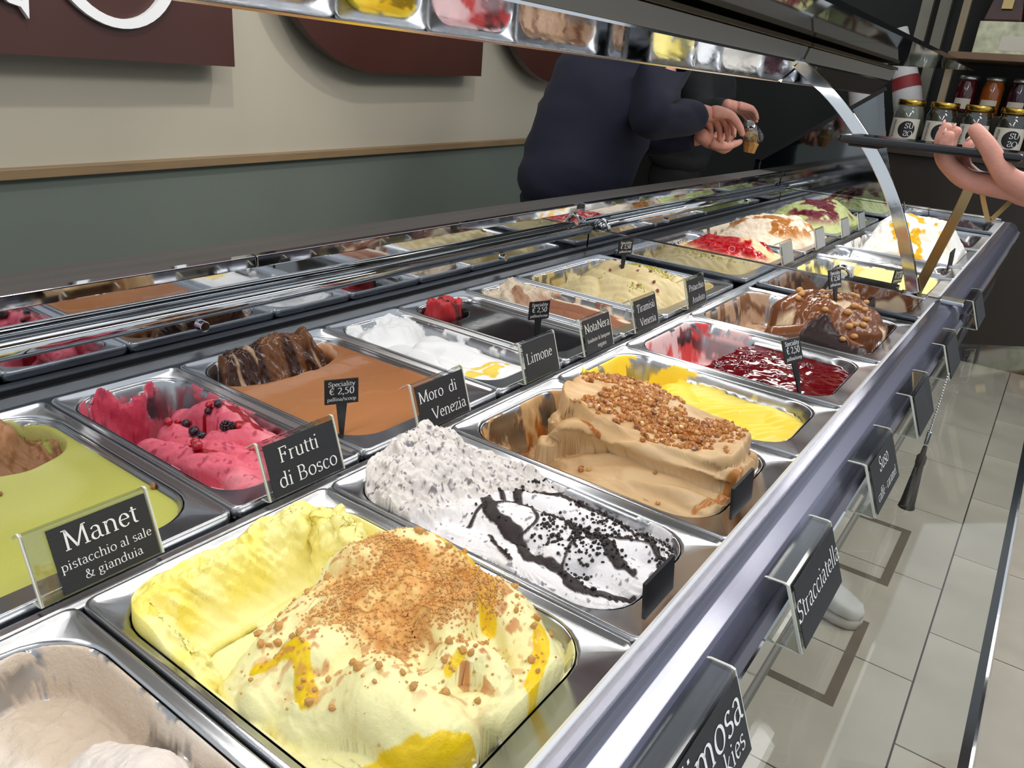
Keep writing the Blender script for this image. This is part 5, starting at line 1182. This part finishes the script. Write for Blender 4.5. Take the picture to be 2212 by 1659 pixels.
# ---------------------------------------------------------------- people
def skin(name, chains, m, parent, sub=2, creases=0):
    """tapered limbs along joint chains; chains that share a joint grow together"""
    idx = {}; V = []; RR = []; E = []
    org = WORLD(parent)
    for ch in chains:
        prev = None
        for p, r in ch:
            k = tuple(round(c, 4) for c in p)
            if k not in idx: idx[k] = len(V); V.append(Vector(p) - org); RR.append(r if hasattr(r, '__len__') else (r, r))
            if prev is not None and prev != idx[k] and (prev, idx[k]) not in E: E.append((prev, idx[k]))
            prev = idx[k]
    me = bpy.data.meshes.new(name); me.from_pydata([tuple(v) for v in V], E, []); me.materials.append(m)
    o = bpy.data.objects.new(name, me); COL.objects.link(o); o.parent = parent
    sk = o.modifiers.new('skin', 'SKIN'); sk.use_smooth_shade = True
    if not me.skin_vertices: me.skin_vertices.new()
    comp = list(range(len(V)))
    def find(a):
        while comp[a] != a: a = comp[a]
        return a
    for a, b in E: comp[find(a)] = find(b)
    seen = set()
    for i, sv in enumerate(me.skin_vertices[0].data):
        sv.radius = RR[i]; c = find(i); sv.use_root = c not in seen; seen.add(c)
    s2 = o.modifiers.new('subsurf', 'SUBSURF'); s2.levels = sub; s2.render_levels = sub
    if creases: s2.levels = s2.render_levels = 3
    bpy.context.view_layer.update()
    dg = bpy.context.evaluated_depsgraph_get()
    nm = bpy.data.meshes.new_from_object(o.evaluated_get(dg)); o.modifiers.clear(); o.data = nm; nm.name = name
    if creases:                      # soft cloth creases along the surface normals
        k = len(nm.vertices); co = np.empty(k * 3); nm.vertices.foreach_get('co', co); co = co.reshape(-1, 3)
        nr = np.empty(k * 3); nm.vertices.foreach_get('normal', nr); nr = nr.reshape(-1, 3)
        q = fbm(co[:, 0] + 0.6 * co[:, 1], co[:, 2] * 1.6 - 0.5 * co[:, 1], 7, 3, 12) + 0.4 * (ridge(co[:, 0] * 0.6 - co[:, 1], co[:, 2] * 2.0, 6, 2, 31) - 0.6)
        nm.vertices.foreach_set('co', (co + nr * (q * creases)[:, None]).ravel()); nm.update()
    nm.polygons.foreach_set('use_smooth', [True] * len(nm.polygons))
    return o
def hand_chains(wrist, f, n, thumb_side, curl=(0.5, 0.5, 0.5, 0.5), size=1.0, tcurl=0.3):
    """palm of four metacarpals, four bent fingers of unequal length and a thumb leaving the side of the palm; n is where the palm faces"""
    W = Vector(wrist); f = Vector(f).normalized(); n = Vector(n); n = (n - f * n.dot(f)).normalized(); s = f.cross(n) * thumb_side
    out = []
    for k, (off, pl, fl) in enumerate(((0.030, 0.088, 0.074), (0.010, 0.094, 0.083), (-0.010, 0.090, 0.077), (-0.029, 0.080, 0.060))):
        c = curl[k]; kn = W + (f * pl + s * off) * size
        d1 = (f * math.cos(c) + n * math.sin(c)); d2 = (f * math.cos(2.1 * c) + n * math.sin(2.1 * c)); d3 = (f * math.cos(2.9 * c) + n * math.sin(2.9 * c))
        p1 = kn + d1 * fl * 0.45 * size; p2 = p1 + d2 * fl * 0.31 * size; p3 = p2 + d3 * fl * 0.24 * size
        out.append([(W + s * off * 0.55 * size, 0.0185 * size), (W + (f * pl * 0.5 + s * off * 0.85) * size, 0.0165 * size), (kn, 0.0128 * size), (p1, 0.0098 * size), (p2, 0.0088 * size), (p3, 0.0068 * size)])
    b = W + (f * 0.02 + s * 0.026) * size; t1 = b + (f * 0.034 + s * 0.026 + n * 0.012) * size
    t2 = t1 + (f * (0.03) + s * 0.010 + n * (0.01 + 0.03 * tcurl)) * size; t3 = t2 + (f * 0.022 - s * 0.004 * tcurl + n * 0.024 * tcurl) * size
    out.append([(W + s * 0.010 * size, 0.02 * size), (b, 0.0185 * size), (t1, 0.0132 * size), (t2, 0.0108 * size), (t3, 0.0080 * size)])
    out.append([(W - f * 0.07, 0.028), (W - f * 0.03, 0.0255), (W + f * 0.015 * size, 0.0235 * size), (W + f * 0.05 * size, 0.021 * size)])
    return [[(tuple(p), r) for p, r in ch] for ch in out]
SKIN = mat('skin', (208, 146, 128), 0.5, var=0.10, vscale=45, bump=0.25, bscale=260)
def person(label, pelvis, chest, neck, head, face, sh_r, sh_l, arm_r, arm_l, feet, top_m, leg_m, hair_m, bulk=1.0, hands=(), extra=None, up=(0, 0, 1)):
    P = Vector(pelvis); C = Vector(chest); Nn = Vector(neck); Hd = Vector(head)
    r = thing('person', label, 'person', (P.x, P.y, -0.92))
    mid = P.lerp(C, 0.5); f = Vector(face).normalized()
    body = [[(tuple(P), 0.07), (tuple(mid), 0.09), (tuple(C), 0.10), (tuple(Nn), 0.055), (tuple(Nn.lerp(Hd, 0.45)), 0.054), (tuple(Hd), (0.084, 0.094)), (tuple(Hd + Vector((0, 0, 0.075))), 0.070)]]
    for sh_, arm in ((sh_r, arm_r), (sh_l, arm_l)):
        body.append([(tuple(C), 0.10), (tuple(sh_), 0.05), (tuple(arm[0]), 0.042), (tuple(arm[1]), 0.027)])
    for ft, hip in zip(feet, (Vector((0, 0, 0)),) * 2):
        hp = P + (Vector(ft) - P).normalized() * 0.10; kn = (P * 0.5 + Vector(ft) * 0.5) + f * 0.04
        body.append([(tuple(P), 0.07), (tuple(hp), 0.06), (tuple(kn), 0.045), (tuple(Vector(ft) + Vector((0, 0, 0.09))), 0.036)])
    nails = []
    for h in hands:
        hc = hand_chains(*h); body += hc
        fd = Vector(h[1]).normalized(); nn = Vector(h[2]); nn = (nn - fd * nn.dot(fd)).normalized(); sz = h[5]
        for k, c_ in enumerate(hc[:4]):
            a = Vector(c_[-2][0]); b = Vector(c_[-1][0]); t_ = (b - a).normalized(); th = 2.9 * h[4][k]
            up_ = (fd * math.sin(th) - nn * math.cos(th)).normalized(); nails.append((b - t_ * 0.003 * sz + up_ * 0.0052 * sz, t_, up_, sz))
    skin('body', body, SKIN, r)
    for p_, t_, u_, sz in nails:
        n_ = MB().lathe([(0.0, -0.5), (0.35, -0.36), (0.5, 0), (0.35, 0.36), (0.0, 0.5)], (0, 0, 0), 10); s_ = t_.cross(u_)
        n_.v = [tuple(p_ + s_ * v_[0] * 0.0105 * sz + u_ * v_[1] * 0.004 * sz + t_ * v_[2] * 0.010 * sz) for v_ in n_.v]
        n_.build('fingernail', mat('fingernail', (226, 176, 166), 0.25), r, smooth=True)
    # face: nose, ears, mouth and eyes
    sd = f.cross(Vector((0, 0, 1))).normalized(); fc = Hd + f * 0.088
    MB().lathe([(0.0, -0.03), (0.016, -0.026), (0.012, 0.0), (0.006, 0.03), (0.0, 0.034)], tuple(fc + Vector((0, 0, 0.005)) + f * 0.004), 10).build('nose', SKIN, r, smooth=True)
    for q in (-1, 1):
        e = MB().lathe([(0.0, -0.012), (0.009, -0.006), (0.011, 0), (0.009, 0.006), (0.0, 0.012)], tuple(Hd + f * 0.083 + sd * 0.034 * q + Vector((0, 0, 0.028))), 10).build('eye', mat('eye_dark', (40, 30, 28), 0.2), r, smooth=True)
        MB().lathe([(0.0, -0.03), (0.014, -0.02), (0.018, 0.008), (0.0, 0.03)], tuple(Hd + sd * 0.088 * q), 10).build('ear', SKIN, r, smooth=True)
    MB().tube([tuple(fc - f * 0.006 + sd * q - Vector((0, 0, 0.045))) for q in (-0.024, -0.01, 0.01, 0.024)], [0.003, 0.006, 0.006, 0.003], 8).build('mouth', mat('lip', (170, 90, 86), 0.5), r, smooth=True)
    hp_ = MB(); hc = Hd - f * 0.012 + Vector((0, 0, 0.035))
    hp_.lathe([(0.0, 0.092), (0.05, 0.083), (0.085, 0.05), (0.100, 0.0), (0.094, -0.045), (0.07, -0.075), (0.0, -0.08)], tuple(hc - f * 0.018), 18).build('hair', hair_m, r, smooth=True)
    # clothing
    b_ = bulk
    tp = [[(tuple(P - Vector((0, 0, 0.05))), (0.185 * b_, 0.165 * b_)), (tuple(P + Vector((0, 0, 0.06))), (0.195 * b_, 0.175 * b_)), (tuple(mid), (0.19 * b_, 0.175 * b_)), (tuple(C), (0.18 * b_, 0.165 * b_)), (tuple(C.lerp(Nn, 0.6)), 0.10), (tuple(Nn), 0.068)]]
    for sh_, arm in ((sh_r, arm_r), (sh_l, arm_l)):
        s_, e_, w_ = Vector(sh_), Vector(arm[0]), Vector(arm[1])
        tp.append([(tuple(C), (0.18 * b_, 0.165 * b_)), (tuple(s_), 0.088 * b_), (tuple(s_.lerp(e_, 0.5)), 0.080 * b_), (tuple(e_), 0.072 * b_), (tuple(e_.lerp(w_, 0.5)), 0.060), (tuple(e_.lerp(w_, 0.93)), 0.044)])
    skin('sweater', tp, top_m, r, creases=0.030)
    tr_ = []
    for q, ft in enumerate(feet):
        ft = Vector(ft); hp = P.lerp(ft, 0.12) + (Vector((ft.x, ft.y, 0)) - Vector((P.x, P.y, 0))) * 0.6; kn = P.lerp(ft, 0.52) + f * 0.03
        kn.x = hp.x * 0.5 + ft.x * 0.5; kn.y = hp.y * 0.5 + ft.y * 0.5
        tr_.append([(tuple(P + Vector((0, 0, 0.06))), 0.155 * b_), (tuple(P - Vector((0, 0, 0.03))), 0.165 * b_), (tuple(hp), 0.105 * b_), (tuple(kn), 0.075), (tuple(ft + Vector((0, 0, 0.10))), 0.062)])
    skin('trousers', tr_, leg_m, r)
    for ft in feet:
        ft = Vector(ft); skin('shoe', [[(tuple(ft + Vector((0, 0, 0.045)) - f * 0.06), 0.042), (tuple(ft + Vector((0, 0, 0.045)) + f * 0.06), 0.044), (tuple(ft + Vector((0, 0, 0.036)) + f * 0.15), 0.034)]], mat('dark_shoe', (26, 26, 28), 0.5), r)
    return r
NAVY = mat('navy_knit', (8, 12, 36), 0.85, bump=0.3, bscale=350, sheen=0.03, var=0.1, vscale=20)
JEAN = mat('dark_jeans', (16, 22, 40), 0.85, bump=0.2, bscale=300)
BLKC = mat('black_cloth', (13, 14, 17), 0.85, bump=0.3, bscale=250)
HAIR = mat('dark_hair', (34, 26, 20), 0.5, bump=0.4, bscale=120, stretch=(1, 1, 0.2))
person('person in a navy sweater bending behind the case, scooping with both hands', (2.34, 1.39, 0.02), (2.46, 1.34, 0.42), (2.56, 1.31, 0.57), (2.66, 1.29, 0.68), (1, -0.25, -0.15),
       (2.50, 1.17, 0.47), (2.56, 1.50, 0.47), ((2.27, 1.10, 0.285), (2.53, 1.03, 0.325)), ((2.60, 1.30, 0.22), (2.66, 1.06, 0.245)),
       ((2.28, 1.34, -0.92), (2.40, 1.50, -0.92)), NAVY, JEAN, HAIR, 1.12,
       hands=(((2.545, 1.028, 0.330), (1, -0.02, -0.10), (0.0, -0.35, -1), -1, (0.62, 0.66, 0.7, 0.75), 1.2, 0.8),
              ((2.665, 1.060, 0.243), (1, -0.03, -0.30), (0.0, -0.25, 1), 1, (0.45, 0.5, 0.55, 0.6), 1.12, 0.5)))
person('person in black clothes farther down the aisle with one hand reaching out', (4.10, 1.78, 0.02), (4.08, 1.70, 0.42), (4.05, 1.66, 0.58), (4.03, 1.60, 0.70), (-0.2, -1, -0.1),
       (3.92, 1.66, 0.44), (4.24, 1.66, 0.44), ((3.72, 1.52, 0.28), (3.66, 1.36, 0.34)), ((4.34, 1.74, 0.15), (4.34, 1.76, -0.10)),
       ((4.02, 1.80, -0.92), (4.18, 1.80, -0.92)), BLKC, BLKC, HAIR, 1.0,
       hands=(((3.665, 1.355, 0.342), (1, -0.25, -0.12), (0, -0.2, -1), 1, (0.25, 0.28, 0.3, 0.35), 1.25, 0.3),
              ((4.34, 1.76, -0.105), (0, -0.1, -1), (-1, 0, 0), 1, (0.5, 0.5, 0.5, 0.5), 1.0, 0.3)))
refl_person = person('added person in a grey coat whose hand and phone stand in for a reflection', (1.36, -0.66, 0.02), (1.34, -0.64, 0.40), (1.33, -0.62, 0.58), (1.31, -0.60, 0.70), (-0.6, 0.8, -0.1),  # added figure: its hand and phone replace a reflection in the glass
       (1.20, -0.58, 0.44), (1.48, -0.58, 0.44), ((1.08, -0.36, 0.20), (0.925, -0.01, 0.333)), ((1.52, -0.50, 0.12), (1.36, -0.38, 0.02)),
       ((1.28, -0.66, -0.92), (1.46, -0.66, -0.92)), mat('grey_coat', (96, 96, 100), 0.85, bump=0.3, bscale=200), JEAN, HAIR, 1.0,
       hands=(((0.925, 0.012, 0.336), (-0.12, 1, 0.02), (0, 0.15, 1), -1, (0.55, 0.6, 0.65, 0.7), 0.80, 0.8), ((1.36, -0.375, 0.02), (-0.2, 0.6, -0.8), (1, 0, 0), 1, (0.5, 0.5, 0.5, 0.5), 1.0, 0.3)))
ph = thing('phone', 'black mobile phone held flat in a hand, standing in for its reflection', 'phone', (0.905, 0.12, 0.3615))  # solid phone modelled where the glass only mirrors one
MB().box(0.868, 0.944, 0.040, 0.205, 0.3615, 0.3695).build('phone_body', mat('black_phone', (16, 17, 20), 0.25), ph, bevel=0.003)
MB().box(0.872, 0.940, 0.046, 0.199, 0.3695, 0.3699).build('phone_screen', mat('phone_glass', (26, 30, 38), 0.06), ph)
MB().box(0.875, 0.905, 0.165, 0.195, 0.359, 0.3615).build('camera_bump', mat('black_lens', (8, 8, 10), 0.1), ph, bevel=0.001)

# cup of wafers in the hands
cup = thing('paper_cup', 'clear tilted cup with tan wafer held by the person in navy', 'cup', (2.83, 1.0, 0.225))
ax = [(2.785, 0.965, 0.300), (2.81, 0.962, 0.280), (2.855, 0.958, 0.252)]
MB().tube(ax, [0.020, 0.030, 0.036], 18).build('clear_cup', clear('cup_plastic', (214, 218, 214), 0.08, 1.3, 0.12), cup, smooth=True)
MB().tube([(2.82, 0.96, 0.27), (2.842, 0.958, 0.238), (2.84, 0.96, 0.205)], [0.022, 0.028, 0.020], 9).build('wafer', mat('tan_wafer', (176, 128, 70), 0.6, var=0.25, vscale=40, bump=0.4, bscale=90), cup)

# white sneaker on the tiles
def sneaker(toe, heel, lab):
    T, Hh = Vector(toe), Vector(heel); f = (T - Hh).normalized(); s = Vector((-f.y, f.x, 0)); Ln = (T - Hh).length
    r = thing('sneaker', lab, 'shoe', tuple((T + Hh) / 2))
    st = [(0.0, 0.030, 0.075), (0.08, 0.036, 0.095), (0.25, 0.037, 0.095), (0.45, 0.040, 0.080), (0.65, 0.046, 0.058), (0.82, 0.046, 0.046), (0.94, 0.036, 0.038), (1.0, 0.014, 0.030)]
    def loft(z0, k, zs, grow):
        v = []; n = 14
        for t, w_, h in st:
            c = Hh + f * Ln * t
            for j in range(n):
                a = 2 * math.pi * j / n; x = math.cos(a); z = math.sin(a)
                hh = zs(h)
                v.append(tuple(c + s * (w_ + grow) * (abs(x) ** 0.6) * (1 if x >= 0 else -1) + Vector((0, 0, z0 + hh * (0.5 + 0.5 * (abs(z) ** 0.7) * (1 if z >= 0 else -1))))))
        m_ = len(st)
        return MB().add(v, [(i * n + j, i * n + (j + 1) % n, (i + 1) * n + (j + 1) % n, (i + 1) * n + j) for i in range(m_ - 1) for j in range(n)] + [tuple(range(n))[::-1], tuple(range((m_ - 1) * n, m_ * n))])
    loft(0.0, 1, lambda h: 0.032, 0.006).build('sole', mat('rubber_sole', (186, 180, 172), 0.6, bump=0.2, bscale=120), r, smooth=True)
    up = loft(0.026, 1, lambda h: h, -0.001).build('upper', mat('white_leather', (206, 202, 198), 0.5, bump=0.15, bscale=150), r, smooth=True)
    for k in range(5):
        c = Hh + f * Ln * (0.40 + 0.065 * k); z = 0.026 + 0.084 - 0.0078 * k * 1.1
        MB().tube([tuple(c + s * q + Vector((0, 0, z - abs(q) * 0.35))) for q in (-0.026, -0.012, 0.012, 0.026)], 0.0035, 8).build('lace', mat('white_lace', (216, 212, 206), 0.7), r, smooth=True)
    MB().tube([tuple(Hh + f * Ln * t + s * q + Vector((0, 0, 0.122))) for t, q in ((0.08, 0), (0.14, 0.024), (0.28, 0.02), (0.34, 0), (0.28, -0.02), (0.14, -0.024), (0.08, 0))], 0.007, 8).build('collar', mat('white_leather_collar', (196, 190, 186), 0.6), r, smooth=True)
sneaker((1.985, 0.125, -0.92), (2.06, 0.385, -0.92), 'white perforated sneaker standing on the grey tiles under the labels')

# bead chain and tassel, a reflection modelled as hung on a label stand
ch = thing('tassel_chain', 'steel bead chain with clip and brown tassel, standing in for a reflected one', 'tassel', (1.195, 0.062, -0.17))
bead = ball_mesh('bead', CHROME, 1)
for k in range(22):
    o = bpy.data.objects.new('bead', bead); COL.objects.link(o); o.parent = ch; o.scale = (0.0038,) * 3
    t = k / 21; o.location = (0.0 + 0.012 * (1 - t), 0.0, 0.225 - 0.085 * t)
MB().box(1.190, 1.200, 0.059, 0.065, -0.052, -0.030).build('clip', CHROME, ch, bevel=0.002)
MB().lathe([(0.003, -0.055), (0.004, -0.068), (0.007, -0.072), (0.007, -0.082), (0.006, -0.086), (0.0105, -0.15), (0.012, -0.158)][::-1], (1.195, 0.062, 0.0), 14).build('tassel', mat('brown_suede', (84, 74, 68), 0.8, bump=0.4, bscale=160, stretch=(4, 4, 0.3)), ch, smooth=True)

# ---------------------------------------------------------------- lift everything onto the floor at z = 0
for o in COL.objects:
    if o.parent is None and o.type in {'MESH', 'EMPTY'}:
        o.location.z += RIM
